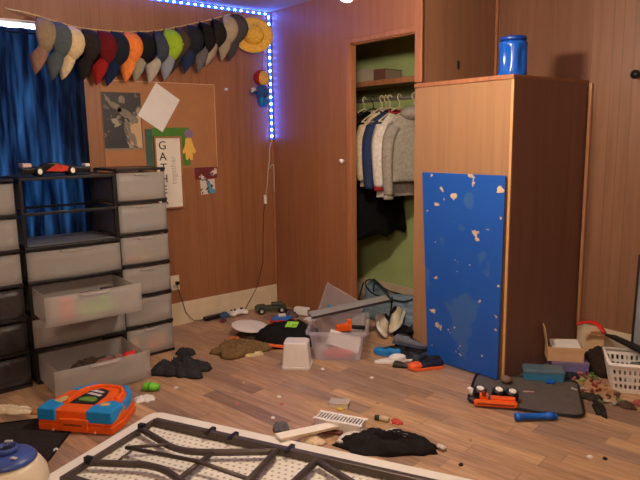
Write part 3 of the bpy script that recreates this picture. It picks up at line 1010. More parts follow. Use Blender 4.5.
st_w = (1.245 - 0.016) / 6
for k, c, lab in ((0, (44, 42, 46), 'dark clothes filling the bottom drawer of the leftmost tower'), (1, (50, 46, 48), 'dark clothes filling the second lowest drawer of the leftmost tower'), (2, (56, 52, 54), 'dark clothes filling the third lowest drawer of the leftmost tower')):
    tag(B().heap(0.17, 0.235, 0.15, 90.3 + k, lobes=0.05, fold=0.15).build('folded_clothes', cloth('dark_fill_%d' % k, c), smooth=True, loc=(0.352, -2.475, 0.0286 + k * st_w)), lab, 'clothes')
# toy car carrier on the wide tower
tc_ = thing('toy_car', 'long black and red toy race car on top of the wide drawer tower', 'toy car', (0.44, -1.925, 1.2462), PI / 2)
tc_.scale = (1.0, 1.1, 1.3)
prof = [(-0.20, 0.014), (0.20, 0.014), (0.205, 0.034), (0.12, 0.042), (0.06, 0.050), (0.02, 0.062), (-0.05, 0.062), (-0.09, 0.044), (-0.16, 0.040), (-0.20, 0.046)]
B().prism(prof, -0.04, 0.04, M=Matrix(((1, 0, 0), (0, 0, -1), (0, 1, 0)))).build('body', mat('black_gloss', (26, 20, 22), 0.25, 0.1, 20), tc_, bevel=0.006)
B().prism([(-0.06, 0.026), (0.03, 0.020), (0.12, 0.030), (0.06, 0.046), (0.0, 0.056)], -0.0425, 0.0425, M=Matrix(((1, 0, 0), (0, 0, -1), (0, 1, 0)))).build('flame_panel', mat('red_flame', (190, 50, 34), 0.35, 0.2, 40), tc_)
B().box((-0.165, 0, 0.054), (0.05, 0.084, 0.018)).build('rear_block', mat('pinkish_white', (216, 186, 176), 0.5), tc_, bevel=0.004)
B().box((0.190, 0, 0.046), (0.03, 0.07, 0.014)).build('nose', WHITEP, tc_, bevel=0.004)
for x in (-0.10, 0.09):
    for s in (-1, 1):
        wheel = B().lathe([(0, -0.010), (0.022, -0.010), (0.024, -0.006), (0.024, 0.006), (0.022, 0.010), (0, 0.010)], (x, s * 0.045, 0.0245), 18, rotx(PI / 2)).build('wheel', BLACKP, tc_, smooth=True)
        B().lathe([(0, -0.0115), (0.013, -0.0115), (0.013, 0.0115), (0, 0.0115)], (x, s * 0.0455, 0.0245), 14, rotx(PI / 2)).build('hub', WHITEP, wheel)
# ------------------------------------------------------------------ closet clothes
HANG = None


def make_hanger(label, colour):
    t = thing('clothes_hanger', label, 'hanger', group='hangers on the closet rod')
    hook = [(0, 0.0, -0.06), (0, 0.0, -0.02), (0, -0.016, 0.0), (0, -0.018, 0.020), (0, -0.004, 0.034), (0, 0.012, 0.028), (0, 0.018, 0.012)]
    B().tube(bez(hook, 4), 0.0045, 6).build('hook', colour, t, smooth=True)
    B().tube(bez([(0, -0.20, -0.165), (0, -0.10, -0.105), (0, 0, -0.06), (0, 0.10, -0.105), (0, 0.20, -0.165), (0, 0.10, -0.168), (0, -0.10, -0.168), (0, -0.20, -0.165)], 4), 0.0055, 6).build('shoulder_bar', colour, t, smooth=True)
    return t


def garment(name, label, cat, loc, rz, width, length, sleeve, col, depth=0.07, trim_col=None, hood=False, flare=0.06, slen=0.55, ragged=0.0):
    """hanging garment: one closed body with shoulders and sleeves; neck at the origin of the thing"""
    t = thing(name, label, cat, loc, rz)
    b = B()
    rings = []
    nz, na = 22, 26
    for j in range(nz + 1):
        v = j / nz
        z = -0.035 - v * length
        w = width / 2
        if v < 0.12:
            w = 0.075 + (width / 2 - 0.075) * (v / 0.12) ** 0.8
            z = -0.035 - 0.10 * (v / 0.12) - (v - 0.0) * 0.2 * length
        else:
            z = -0.035 - 0.10 - (0.12 * 0.2 + (v - 0.12) * (1 - 0.024 / 0.88)) * (length - 0.1) - 0.0
        w += flare * max(0, v - 0.2)
        dd = depth * (0.45 + 0.7 * min(1, v / 0.25))
        pts = []
        for k in range(na):
            a = 2 * PI * k / na
            y = w * math.copysign(abs(math.cos(a)) ** 0.8, math.cos(a))
            x = dd * math.sin(a)
            f = 0.018 * v * math.sin(a * 5 + v * 2 + loc[0] * 30) + 0.014 * noise.noise(Vector((y * 9, v * 4, loc[0] * 9 + (3 if x > 0 else 0))))
            zz = z + (ragged * noise.noise(Vector((y * 14 + loc[0] * 5, x * 30, 3.1))) if v > 0.9 else 0)
            pts.append((x + f, y, zz))
        rings.append(b.ring(pts))
    b.skin(rings)
    body = b.build('body', col, t, smooth=True)
    if sleeve:
        for s in (-1, 1):
            p = [(0, s * (width / 2 - 0.035), -0.14), (0.01, s * (width / 2 + 0.012), -0.24), (0.025, s * (width / 2 + 0.03), -0.14 - slen * 0.55), (0.03, s * (width / 2 + 0.02), -0.14 - slen)]
            B().tube(bez(p, 5), [0.062] + [0.060 - 0.0012 * i for i in range(len(bez(p, 5)) - 1)], 12, flat=0.75).build('sleeve', col, t, smooth=True)
            if trim_col:
                e = Vector(p[-1])
                B().tube([e + Vector((0, 0, 0.002)), e + Vector((0, 0, -0.03))], 0.040, 12, flat=0.8).build('cuff', trim_col, t, smooth=True)
    if hood:
        B().ball((0.03, 0.0, -0.045), (0.075, 0.105, 0.055), 18, 10).build('hood', col, t, smooth=True)
    else:
        B().tube([(0.045 * math.cos(k * PI / 8), 0.075 * math.sin(k * PI / 8), -0.03 - 0.012 * math.cos(k * PI / 8)) for k in range(17)], 0.008, 6).build('collar', trim_col or col, t, smooth=True)
    return t


RZ0 = 1.750
GREY_C = cloth('oatmeal_fleece', (150, 144, 132), bump=0.1)
NAVY_C = cloth('navy_knit', (44, 58, 92))
WHITE_C = cloth('white_cotton', (206, 200, 190))
CREAM_C = cloth('cream_cotton', (200, 180, 148))
BLACK_C = cloth('black_cloth', (17, 16, 17))
DGREY_C = cloth('dark_grey_cloth', (40, 40, 44))
HW = mat('ivory_hanger', (206, 190, 160), 0.4, 0.05, 20)
HB = mat('black_hanger', (26, 24, 24), 0.4, 0.05, 20)
gz = RZ0 - 0.085
garment('hoodie', 'oatmeal grey hoodie hanging at the right front of the closet', 'hoodie', (1.235, 0.40, gz), math.radians(-22), 0.36, 0.56, True, GREY_C, 0.06, GREY_C, True, 0.02, 0.50)
garment('shirt', 'white shirt hanging between the hoodie and the navy sweater', 'shirt', (1.085, 0.40, gz), math.radians(-6), 0.36, 0.70, True, WHITE_C, 0.04, cloth('red_cuff', (150, 40, 44)), False, 0.02, 0.44)
garment('sweater', 'navy blue sweater hanging in the closet beside the white shirt', 'sweater', (0.985, 0.41, gz), math.radians(-10), 0.37, 0.64, True, NAVY_C, 0.05, None, False, 0.03, 0.46)
garment('shirt', 'cream shirt hanging just left of the navy sweater', 'shirt', (0.895, 0.40, gz), math.radians(-4), 0.36, 0.62, True, CREAM_C, 0.04, None, False, 0.03, 0.40)
garment('coat', 'long black coat, partly standing in for shadow, behind the other closet clothes', 'coat', (0.78, 0.46, gz), math.radians(-14), 0.38, 1.08, True, BLACK_C, 0.07, None, False, 0.12, 0.70, 0.10)  # long ragged hem also stands in for the clothes' cast shadow
garment('shirt', 'dark grey shirt hanging at the left end of the closet rod', 'shirt', (0.70, 0.41, gz), 0.0, 0.36, 0.72, True, DGREY_C, 0.04, None, False, 0.05, 0.40)
hang0 = None
for i, (x, y, rz, m, lab) in enumerate([(1.235, 0.42, -22, HW, 'ivory hanger holding the oatmeal hoodie'), (1.085, 0.42, -6, HW, 'ivory hanger holding the white shirt'), (0.985, 0.42, -10, HW, 'ivory hanger holding the navy sweater'), (0.895, 0.42, -4, HW, 'ivory hanger holding the cream shirt'), (0.80, 0.42, -14, HB, 'black hanger holding the long coat'), (0.70, 0.42, 0, HW, 'ivory hanger holding the dark grey shirt'), (0.94, 0.42, 5, HW, 'empty ivory hanger between navy sweater and cream shirt')]):
    if hang0 is None:
        h = hang0 = make_hanger(lab, m)
        for k in kids(h):
            k.material_slots[0].link = 'OBJECT'
            k.material_slots[0].material = m
    else:
        h = dup(hang0, (0, 0, 0), None, lab)
        for k in kids(h):
            k.material_slots[0].material = m
    h.location = (x, y, RZ0 - 0.018)
    h.rotation_euler = (0, 0, math.radians(rz))
# closet shelf things
bx = thing('folder_box', 'beige magazine box lying on the closet shelf', 'box', (0.60, 0.60, 1.8785), 0.1)
B().span((-0.11, -0.12, 0.001), (0.11, 0.12, 0.115)).build('body', mat('beige_folder', (176, 160, 136), 0.8, 0.06, 14), bx, bevel=0.004)
B().span((-0.112, -0.122, 0.090), (0.112, 0.122, 0.118)).build('lid', mat('beige_folder', (176, 160, 136)), bx, bevel=0.003)
bk = thing('photo_album', 'brown album standing beside the beige box on the closet shelf', 'book', (0.785, 0.60, 1.8785), 0.1)
B().span((-0.055, -0.10, 0.004), (0.055, 0.10, 0.096)).build('pages', mat('page_edge', (150, 132, 112), 0.8, 0.06, 60), bk)
B().span((-0.060, -0.105, 0.001), (0.060, 0.105, 0.0038)).span((-0.060, -0.105, 0.0965), (0.060, 0.105, 0.102)).span((-0.060, -0.108, 0.001), (0.060, -0.1052, 0.102)).build('cover', mat('brown_cover', (112, 74, 62), 0.6, 0.1, 14), bk)
blocky('shelf_box', 'small brown box at the right end of the closet shelf', 'box', (1.35, 0.60, 1.879), [('body', mat('brown_box', (120, 82, 60), 0.7), (0, 0, 0.06), (0.16, 0.2, 0.12)), ('lid', mat('brown_box', (120, 82, 60)), (0, 0, 0.13), (0.17, 0.21, 0.02))])

# ------------------------------------------------------------------ bag, tub, bin, plank
bag = thing('tote_bag', 'blue grey plaid tote bag slumped on the closet floor', 'bag', (1.06, 0.41, 0.0))
BAGM = cloth('grey_blue_plaid', (122, 142, 156), scale=9, var=0.4, stretch=(1, 1, 5))
b = B()
rings = []
for j in range(7):
    v = j / 6
    w, d = 0.33 - 0.03 * v, 0.13 - 0.05 * v
    pts = []
    for k in range(32):
        a = 2 * PI * k / 32
        x = w * math.copysign(abs(math.cos(a)) ** 0.5, math.cos(a))
        y = d * math.copysign(abs(math.sin(a)) ** 0.6, math.sin(a))
        z = 0.27 * v * (0.86 + 0.16 * math.cos(2 * a) + 0.10 * noise.noise(Vector((x * 9, y * 9, 1.0)))) + 0.002
        q = 0.025 * noise.noise(Vector((x * 8, y * 8, v * 4))) * (1 if v > 0.05 else 0)
        pts.append((x + q, y + q, z))
    rings.append(b.ring(pts))
b.skin(rings).build('body', BAGM, bag, smooth=True)
top = [p for p in [(0.305 * math.copysign(abs(math.cos(2 * PI * k / 32)) ** 0.5, math.cos(2 * PI * k / 32)), 0.085 * math.copysign(abs(math.sin(2 * PI * k / 32)) ** 0.6, math.sin(2 * PI * k / 32)), 0.27 * (0.86 + 0.16 * math.cos(4 * PI * k / 32)) + 0.006) for k in range(33)]]
B().tube(top, 0.006, 6).tube([(-0.31, -0.10, 0.02), (-0.32, -0.09, 0.15), (-0.305, -0.06, 0.27)], 0.006, 6).tube([(0.05, -0.125, 0.02), (0.06, -0.105, 0.14), (0.05, -0.085, 0.22)], 0.006, 6).build('piping', cloth('dark_piping', (34, 40, 54)), bag, smooth=True)
B().tube(bez([(-0.16, -0.085, 0.22), (-0.13, -0.10, 0.30), (0.0, -0.13, 0.27), (0.08, -0.12, 0.20)], 6), 0.009, 6, flat=0.4).build('strap', cloth('dark_strap', (44, 52, 74)), bag, smooth=True)

ang = math.atan2(0.27, 0.268)            # front edge direction of the tub
tb = thing('storage_tub', 'clear plastic storage tub full of toys on the floor by the closet', 'tub', (1.310, -0.395, 0.0), ang)
b = B()
w0, d0, w1, d1, hh, tt = 0.155, 0.19, 0.188, 0.232, 0.205, 0.004
o0 = [(-w0, -d0), (w0, -d0), (w0, d0), (-w0, d0)]


def rr(w, d, z, r=0.03, n=5):
    out = []
    for cx, cy, a0 in ((w - r, d - r, 0), (-w + r, d - r, PI / 2), (-w + r, -d + r, PI), (w - r, -d + r, 3 * PI / 2)):
        for k in range(n):
            a = a0 + PI / 2 * k / (n - 1)
            out.append((cx + r * math.cos(a), cy + r * math.sin(a), z))
    return out


b = B()
b.skin([b.ring(rr(0.01, 0.01, 0.007, 0.004)), b.ring(rr(w0 - tt, d0 - tt, 0.007)), b.ring(rr(w1 - tt, d1 - tt, hh)), b.ring(rr(w1, d1, hh)), b.ring(rr(w0, d0, 0.001)), b.ring(rr(0.01, 0.01, 0.001, 0.004))], caps=True)
b.build('body', CLEAR, tb, smooth=False, bevel=0.0)
b = B()
b.skin([b.ring(rr(w1 + 0.0005, d1 + 0.0005, hh - 0.018)), b.ring(rr(w1 + 0.016, d1 + 0.016, hh - 0.016)), b.ring(rr(w1 + 0.016, d1 + 0.016, hh + 0.002)), b.ring(rr(w1 - 0.003, d1 - 0.003, hh + 0.002))], caps=False)
b.build('rim', CLEAR, tb)


def in_tub(x, y, z):
    v = Matrix.Rotation(ang, 3, 'Z') @ Vector((x, y, z))
    return (1.310 + v.x, -0.395 + v.y, z)


tag(B().heap(0.11, 0.055, 0.05, 4.4, lobes=0.12).build('toy_pouch', mat('pink_red_toy', (206, 66, 66), 0.5), smooth=True, loc=in_tub(0.0, -0.115, 0.009), rot=(0, 0, ang)), 'pink red soft toy lying in the bottom of the clear tub', 'toy')
sheet_ = B().box((0, 0, 0), (0.22, 0.004, 0.10)).build('card_sheet', PAPER, loc=in_tub(0.04, -0.09, 0.10), rot=(math.radians(-20), math.radians(18), ang))
tag(sheet_, 'pale card sheet tilted inside the clear tub', 'card')
ot = thing('toy_blaster', 'orange and grey toy piece sticking out of the clear tub', 'toy', in_tub(0.03, 0.04, 0.125), ang + 0.4)
B().box((0, 0, 0.03), (0.11, 0.035, 0.05)).box((0.04, 0, 0.065), (0.03, 0.03, 0.04)).build('body', ORANGE, ot, bevel=0.006)
B().tube([(0.05, 0, 0.03), (0.15, -0.01, 0.015)], 0.014, 10).build('barrel', DGREY_C, ot, smooth=True)
B().box((-0.03, 0, -0.02), (0.03, 0.025, 0.06)).build('grip', DGREY_C, ot, bevel=0.004)
tag(B().heap(0.12, 0.10, 0.10, 6.6).build('toy_bundle', cloth('dark_plum_cloth', (60, 50, 66)), smooth=True, loc=in_tub(0.02, 0.09, 0.009)), 'dark cloth bundle filling the rear of the clear tub', 'clothes')
ld = thing('tub_lid', 'frosted tub lid leaning on edge behind the clear tub', 'lid', (0.885, -0.085, 0.001), math.radians(0), rot=(math.radians(-14), math.radians(13), math.radians(2)))
B().span((-0.21, -0.004, 0.052), (0.20, 0.004, 0.285)).build('panel', CLEAR, ld, bevel=0.002)
B().tube([(-0.21, 0, 0.052), (0.20, 0, 0.052), (0.20, 0, 0.285), (-0.21, 0, 0.285), (-0.21, 0, 0.052)], 0.008, 8).build('rim', CLEAR, ld)
B().box((-0.10, -0.0075, 0.13), (0.05, 0.006, 0.03)).build('clip', SKYP, ld, bevel=0.002)

P0_, P1_ = Vector((1.13, -0.47, 0.235)), Vector((1.295, 0.05, 0.285))
pd = (P1_ - P0_)
pl = thing('grey_plank', 'long grey plank resting across the clear tub and bag', 'plank', (P0_ + P1_) / 2, rot=(math.radians(10), -math.asin(pd.z / pd.length), math.atan2(pd.y, pd.x)))
B().box((0, 0, 0), (pd.length + 0.06, 0.085, 0.016)).build('board', mat('grey_board', (150, 146, 138), 0.6, 0.06, 14), pl, bevel=0.002)
B().box((0, -0.0445, 0), (pd.length + 0.06, 0.003, 0.018)).build('edge', mat('dark_edge', (58, 56, 54), 0.6), pl)

bn = thing('plastic_bin', 'small white plastic bin upside down in front of the clear tub', 'bin', (1.345, -0.785, 0.0), ang)
b = B()
b.skin([b.ring(rr(0.094, 0.078, 0.001, 0.02)), b.ring(rr(0.094, 0.078, 0.016, 0.02)), b.ring(rr(0.090, 0.074, 0.018, 0.02)), b.ring(rr(0.077, 0.062, 0.165, 0.02)), b.ring(rr(0.070, 0.055, 0.172, 0.02))])
b.build('shell', mat('milky_plastic', (220, 212, 208), 0.35, 0.03, 10), bn)
b = B()
for k in (-1, 0, 1):
    b.box((k * 0.045, -0.071, 0.09), (0.006, 0.006, 0.12), M=rotx(math.radians(-6)))
b.build('rib', mat('milky_plastic', (220, 212, 208)), bn, bevel=0.001)

# ------------------------------------------------------------------ floor clutter near the corner
pt = thing('frisbee_plate', 'white round plate lying face up on olive cloth', 'plate', (0.585, -0.66, 0.046), rot=(math.radians(-4), math.radians(6), 0))
B().lathe([(0.0, 0.0), (0.085, 0.0), (0.125, 0.010), (0.135, 0.018), (0.132, 0.021), (0.120, 0.013), (0.085, 0.005), (0.0, 0.004)], n=40).build('dish', WHITEP, pt, smooth=True)
B().lathe([(0.1345, 0.0165), (0.137, 0.0175), (0.137, 0.0205), (0.1325, 0.0215)], n=40).build('rim', WHITEP, pt, smooth=True)
tag(B().heap(0.21, 0.11, 0.07, 2.9, lobes=0.35, fold=0.85).build('crumpled_cloth', cloth('olive_canvas', (116, 92, 62)), smooth=True, loc=(0.86, -0.93, 0.0), rot=(0, 0, math.radians(58))), 'crumpled olive brown cloth on the floor in front of the plate', 'clothes')
tag(B().heap(0.09, 0.07, 0.025, 7.4, lobes=0.3).build('crumpled_cloth', cloth('dark_olive', (70, 58, 46)), smooth=True, loc=(0.60, -0.68, 0.0)), 'dark brown cloth lump under the white plate', 'clothes')
tag(B().heap(0.055, 0.04, 0.03, 1.4).build('orange_scrap', cloth('orange_scrap', (214, 120, 60)), smooth=True, loc=(0.655, -0.83, 0.0)), 'small orange scrap between plate and olive cloth', 'scrap')
gp_ = thing('game_controller', 'white game controller lying against the left baseboard', 'game controller', (0.075, -0.455, 0.001), math.radians(88))
B().ball((0, 0, 0.026), (0.075, 0.042, 0.024), 20, 10).ball((-0.055, -0.025, 0.022), (0.028, 0.042, 0.021), 14, 8).ball((0.055, -0.025, 0.022), (0.028, 0.042, 0.021), 14, 8).build('shell', WHITEP, gp_, smooth=True)
for x in (-0.03, 0.03):
    B().tube([(x, -0.012, 0.046), (x, -0.012, 0.058)], 0.009, 12).build('thumb_stick', BLACKP, gp_, smooth=True)
for x in (-0.052, 0.052):
    B().ball((x, 0.01, 0.046), (0.010, 0.010, 0.006), 10, 6).build('button', INK, gp_, smooth=True)
blocky('toy_car', 'small blue toy car between adapter and game controller', 'toy car', (0.085, -0.585, 0.001), [('body', mat('dull_blue_toy', (60, 92, 130), 0.5), (0, 0, 0.02), (0.05, 0.07, 0.034)), ('cab', mat('dull_blue_toy', (60, 92, 130)), (0, 0, 0.044), (0.035, 0.04, 0.014))], 0.1)
tag(B().ball((0, 0, 0.012), (0.02, 0.032, 0.011)).build('toy_piece', mat('maroon_toy', (120, 44, 44), 0.5), smooth=True, loc=(0.175, -0.65, 0.001)), 'small maroon toy piece on the floor near adapter', 'toy')
dc = thing('toy_truck', 'dark green toy truck on the floor near the room corner', 'toy truck', (0.20, -0.205, 0.001), math.radians(66))
DG = mat('dark_green_toy', (62, 72, 56), 0.5, 0.1, 20)
B().box((0, 0, 0.042), (0.26, 0.085, 0.035)).build('chassis', DG, dc, bevel=0.006)
B().box((0.06, 0, 0.072), (0.10, 0.07, 0.024)).box((-0.08, 0, 0.066), (0.07, 0.075, 0.012)).build('cab', DG, dc, bevel=0.008)
for x in (-0.085, 0.085):
    for s in (-1, 1):
        w_ = B().lathe([(0, -0.014), (0.026, -0.014), (0.028, -0.009), (0.028, 0.009), (0.026, 0.014), (0, 0.014)], (x, s * 0.05, 0.029), 16, rotx(PI / 2)).build('wheel', BLACKP, dc, smooth=True)
        B().lathe([(0, -0.0155), (0.014, -0.0155), (0.014, 0.0155), (0, 0.0155)], (x, s * 0.05, 0.029), 12, rotx(PI / 2)).build('hub', mat('pale_hub', (190, 190, 180), 0.4), w_)
wi = thing('power_brick', 'white charger block on the floor in the room corner', 'charger', (0.44, -0.055, 0.001), math.radians(25))
B().box((0, 0, 0.034), (0.13, 0.06, 0.066)).build('body', WHITEP, wi, bevel=0.012)
B().box((0.066, -0.005, 0.034), (0.004, 0.034, 0.03)).build('socket', BLACKP, wi)
B().box((-0.12, 0.0, 0.02), (0.07, 0.035, 0.03)).build('adapter_end', BLACKP, wi, bevel=0.006)
pk = thing('toy_boat', 'blue white and red toy boat on the floor behind the backpack', 'toy', (0.50, -0.30, 0.001), math.radians(55))
B().prism([(-0.09, -0.035), (0.05, -0.035), (0.10, 0), (0.05, 0.035), (-0.09, 0.035)], 0.0, 0.025, inset=-0.08).build('hull', REDP, pk, bevel=0.003)
B().prism([(-0.085, -0.032), (0.045, -0.032), (0.09, 0), (0.045, 0.032), (-0.085, 0.032)], 0.0255, 0.052, inset=0.15).build('deck', mat('mid_blue_toy', (46, 106, 190), 0.4), pk, bevel=0.003)
B().box((0.0, 0, 0.060), (0.06, 0.035, 0.016)).build('cabin', PAPER, pk, bevel=0.003)
tag(B().heap(0.06, 0.045, 0.05, 9.3).build('cloth_lump', cloth('mauve_grey', (104, 86, 88)), smooth=True, loc=(0.42, -0.155, 0.0)), 'small mauve grey cloth lump beside the white charger', 'scrap')
tag(B().heap(0.06, 0.05, 0.02, 4.9).build('paper_scrap', PAPER, smooth=True, loc=(0.60, -0.09, 0.0)), 'torn white paper scrap near the white charger', 'paper')

bp = thing('backpack', 'black backpack with a lime label and orange trim lying on the floor', 'backpack', (0.93, -0.55, 0.0), math.radians(52))
B().heap(0.24, 0.17, 0.145, 12.3, fold=0.5, lobes=0.10).build('body', cloth('black_nylon', (26, 24, 26)), bp, smooth=True)
B().prism([(-0.052, -0.025), (0.03, -0.032), (0.05, 0.022), (-0.03, 0.03)], 0, 0.006, M=rotx(math.radians(26)), loc=(0.03, -0.050, 0.146)).build('label', mat('neon_lime', (150, 216, 60), 0.6), bp)
B().tube(bez([(-0.235, -0.06, 0.03), (-0.20, -0.11, 0.035), (-0.12, -0.145, 0.03), (-0.02, -0.158, 0.02)], 6), 0.016, 8, flat=0.7).build('orange_trim', mat('orange_trim', (214, 98, 44), 0.7), bp, smooth=True)
B().tube(bez([(0.08, 0.10, 0.06), (0.16, 0.10, 0.075), (0.20, 0.02, 0.06), (0.18, -0.06, 0.05)], 6), 0.010, 6, flat=0.5).build('strap', cloth('black_strap', (18, 18, 20)), bp, smooth=True)
yp = thing('booklet', 'yellow printed booklet half under the black backpack', 'booklet', (0.945, -0.87, 0.0005), math.radians(70))
B().box((0, 0, 0.004), (0.12, 0.15, 0.007)).build('pages', mat('page_white', (224, 214, 190), 0.8), yp)
B().box((0, 0, 0.0085), (0.124, 0.154, 0.0015)).build('cover', patch_mat('yellow_print', (222, 200, 120), (226, 226, 210), 16, 0.55, 0.6, 24, (180, 150, 60), 0.64), yp)
yo = tag(B().box((0, 0, 0.003), (0.10, 0.07, 0.005)).build('card', mat('amber_card', (214, 150, 60), 0.7), loc=(0.70, -0.555, 0.0005), rot=(0, 0, 0.9)), 'amber card beside the backpack and the plate', 'card')

# ------------------------------------------------------------------ shoes
def shoe(label, loc, rz, upper, sole, lace, rot=None, size=1.0, group=None, band=None):
    t = thing('shoe', label, 'shoe', loc, rz, group or 'shoes piled by the closet', rot)
    L = 0.27 * size
    st = [(-0.5, .026, 0.060), (-0.42, .034, 0.085), (-0.28, .036, 0.090), (-0.12, .037, 0.085), (0.0, .040, 0.072), (0.15, .045, 0.060), (0.30, .046, 0.050), (0.42, .038, 0.042), (0.5, .018, 0.032)]
    b = B()
    rings = []
    for u, w, h in st:
        w *= size
        h *= size
        pts = []
        for k in range(14):
            a = PI * k / 13
            pts.append((u * L, w * math.cos(a), 0.022 * size + (h - 0.022 * size) * max(0.0, math.sin(a)) ** 0.75))
        rings.append(b.ring(pts))
    b.skin(rings)
    b.build('upper', upper, t, smooth=True)
    b = B()
    rings = []
    for u, w, h in st:
        w = w * 1.1 * size
        z1 = 0.024 * size
        lift = 0.012 * size * max(0, u - 0.25) * 4
        rings.append(b.ring([(u * L * 1.04, -w, lift), (u * L * 1.04, w, lift), (u * L * 1.04, w, z1 + lift), (u * L * 1.04, -w, z1 + lift)]))
    b.skin(rings).build('sole', sole, t, bevel=0.003)
    B().ball((-0.24 * L, 0, 0.086 * size), (0.055 * size, 0.027 * size, 0.010 * size), 16, 8).build('opening', INK, t, smooth=True)
    b = B()
    for k in range(4):
        x = (-0.02 + 0.075 * k) * L
        hz = (0.078 - 0.0075 * k) * size
        b.tube([(x, -0.024 * size, hz - 0.008), (x, 0, hz + 0.002), (x, 0.024 * size, hz - 0.008)], 0.004, 5)
    b.build('laces', lace, t, smooth=True)
    if band:
        B().ball((0.27 * L, 0, 0.036 * size), (0.068 * size, 0.050 * size, 0.024 * size), 14, 8).build('toe_cap', band, t, smooth=True)
    return t


SN_C = mat('cream_leather', (210, 196, 166), 0.6, 0.06, 14)
SN_B = mat('bright_blue_mesh', (30, 124, 196), 0.6, 0.1, 30)
SN_G = cloth('grey_mesh', (104, 108, 118))
SN_S = cloth('slate_mesh', (66, 72, 86))
SN_N = cloth('navy_mesh', (38, 44, 70))
SN_K = cloth('black_mesh', (28, 26, 28))
shoe('cream sneaker standing tilted at the back of the shoe pile', (1.30, 0.20, 0.075), 0, SN_C, WHITEP, PAPER, rot=(math.radians(35), math.radians(16), math.radians(-60)))
shoe('cream sneaker lying on its side at the left of the shoe pile', (1.24, 0.06, 0.055), 0, SN_C, WHITEP, PAPER, rot=(math.radians(-50), math.radians(12), math.radians(-38)), size=0.95)
shoe('bright blue sneaker at the front left of the shoe pile', (1.59, -0.205, 0.001), math.radians(-160), SN_B, SN_B, BLACK_C, size=0.72, band=SN_B)
shoe('black sneaker between the two cream sneakers', (1.38, 0.22, 0.001), math.radians(60), SN_K, SN_K, BLACK_C, size=0.8)
shoe('grey sneaker on top in the middle of the shoe pile', (1.68, -0.085, 0.05), 0, SN_G, SN_S, DGREY_C, rot=(math.radians(-20), math.radians(8), math.radians(35)), size=0.86)
shoe('slate sneaker at the right of the shoe pile beside the blue board', (1.80, -0.11, 0.002), math.radians(110), SN_S, SN_K, DGREY_C, size=0.75)
shoe('navy shoe with an orange toe at the front of the shoe pile', (1.925, -0.205, 0.001), math.radians(-118), SN_N, mat('orange_sole', (232, 104, 50), 0.5), DGREY_C, size=0.82, band=mat('orange_toe', (238, 96, 44), 0.5))
shoe('dark shoe half hidden behind the grey sneaker', (1.56, 0.02, 0.001), math.radians(100), SN_K, SN_K, BLACK_C, size=0.95)
shoe('dark olive child shoe in front of the white slipper', (1.81, -0.30, 0.001), math.radians(40), cloth('olive_mesh', (74, 74, 62)), SN_K, DGREY_C, size=0.42)
shoe('dark grey sneaker with white sole between the blue and slate sneakers', (1.715, -0.165, 0.004), math.radians(-20), DGREY_C, WHITEP, DGREY_C, size=0.7)
shoe('black sandal-like shoe on top of the grey sneaker', (1.60, 0.035, 0.10), 0, SN_K, SN_K, DGREY_C, rot=(math.radians(20), math.radians(-14), math.radians(-70)), size=0.7)
tag(B().heap(0.17, 0.11, 0.05, 95.2, lobes=0.3, fold=0.8).build('crumpled_cloth', cloth('slate_cloth', (62, 66, 80)), smooth=True, loc=(1.66, -0.03, 0.0), rot=(0, 0, 0.8)), 'slate grey cloth crumpled under the shoe pile', 'clothes')
sl = thing('slipper', 'white slip-on slipper at the front of the shoe pile', 'slipper', (1.70, -0.29, 0.001), math.radians(60))
B().prism([(0.11 * math.cos(k * PI / 10), 0.038 * math.sin(k * PI / 10) * (1 + 0.2 * math.cos(k * PI / 10))) for k in range(20)], 0.0, 0.018).build('sole', WHITEP, sl, bevel=0.004)
B().ball((0.045, 0, 0.028), (0.06, 0.040, 0.026), 16, 8).build('upper', WHITEP, sl, smooth=True)
tag(B().heap(0.13, 0.09, 0.06, 15.2).build('sock_heap', BLACK_C, smooth=True, loc=(1.50, 0.24, 0.0)), 'black cloth heap behind the shoes in the closet doorway', 'clothes')

# ------------------------------------------------------------------ blue board
bb = thing('painted_board', 'blue painted board with chipped paint leaning on the plywood enclosure', 'board', (0, 0, 0))
BM = patch_mat('chipped_blue_paint', (28, 86, 176), (196, 176, 150), 14, 0.68, 0.45, 4, (52, 98, 166), 0.60)
pts = [(1.808, -0.055, 0.001), (2.350, -0.056, 0.016), (2.350, -0.038, 1.224), (1.728, -0.038, 1.224)]
b = B()
back = [(x, y + 0.013, z) for x, y, z in pts]
b.skin([b.ring(pts), b.ring(back)])
b.build('panel', BM, bb, bevel=0.002)
chip = mat('chipped_bare_wood', (206, 180, 150), 0.8, 0.1, 40)
def on_board(u, v, off=-0.0012):
    a = Vector(pts[0]).lerp(Vector(pts[1]), u)
    c = Vector(pts[3]).lerp(Vector(pts[2]), u)
    return a.lerp(c, v) + Vector((0, off, 0))
rnd = random.Random(5)
for u, v, r in [(0.41, 0.885, 0.032), (0.955, 0.93, 0.036), (0.11, 0.27, 0.024), (0.13, 0.985, 0.014), (0.97, 0.80, 0.012), (0.975, 0.47, 0.013), (0.06, 0.80, 0.008), (0.16, 0.64, 0.006), (0.96, 0.25, 0.013), (0.5, 0.12, 0.007), (0.33, 0.19, 0.007), (0.08, 0.08, 0.007), (0.62, 0.55, 0.006), (0.25, 0.92, 0.012), (0.8, 0.10, 0.009), (0.42, 0.21, 0.008)]:
    c = on_board(u, v)
    r *= 0.72
    ring = [(r * (0.6 + 0.8 * rnd.random()) * math.cos(k * PI / 6) * (1.5 if v == 0.27 else 1), r * (0.45 + 0.7 * rnd.random()) * math.sin(k * PI / 6)) for k in range(12)]
    B().prism(ring, -0.0006, 0.0006, M=rotx(math.radians(86)), loc=c).build('paint_chip', chip, bb)

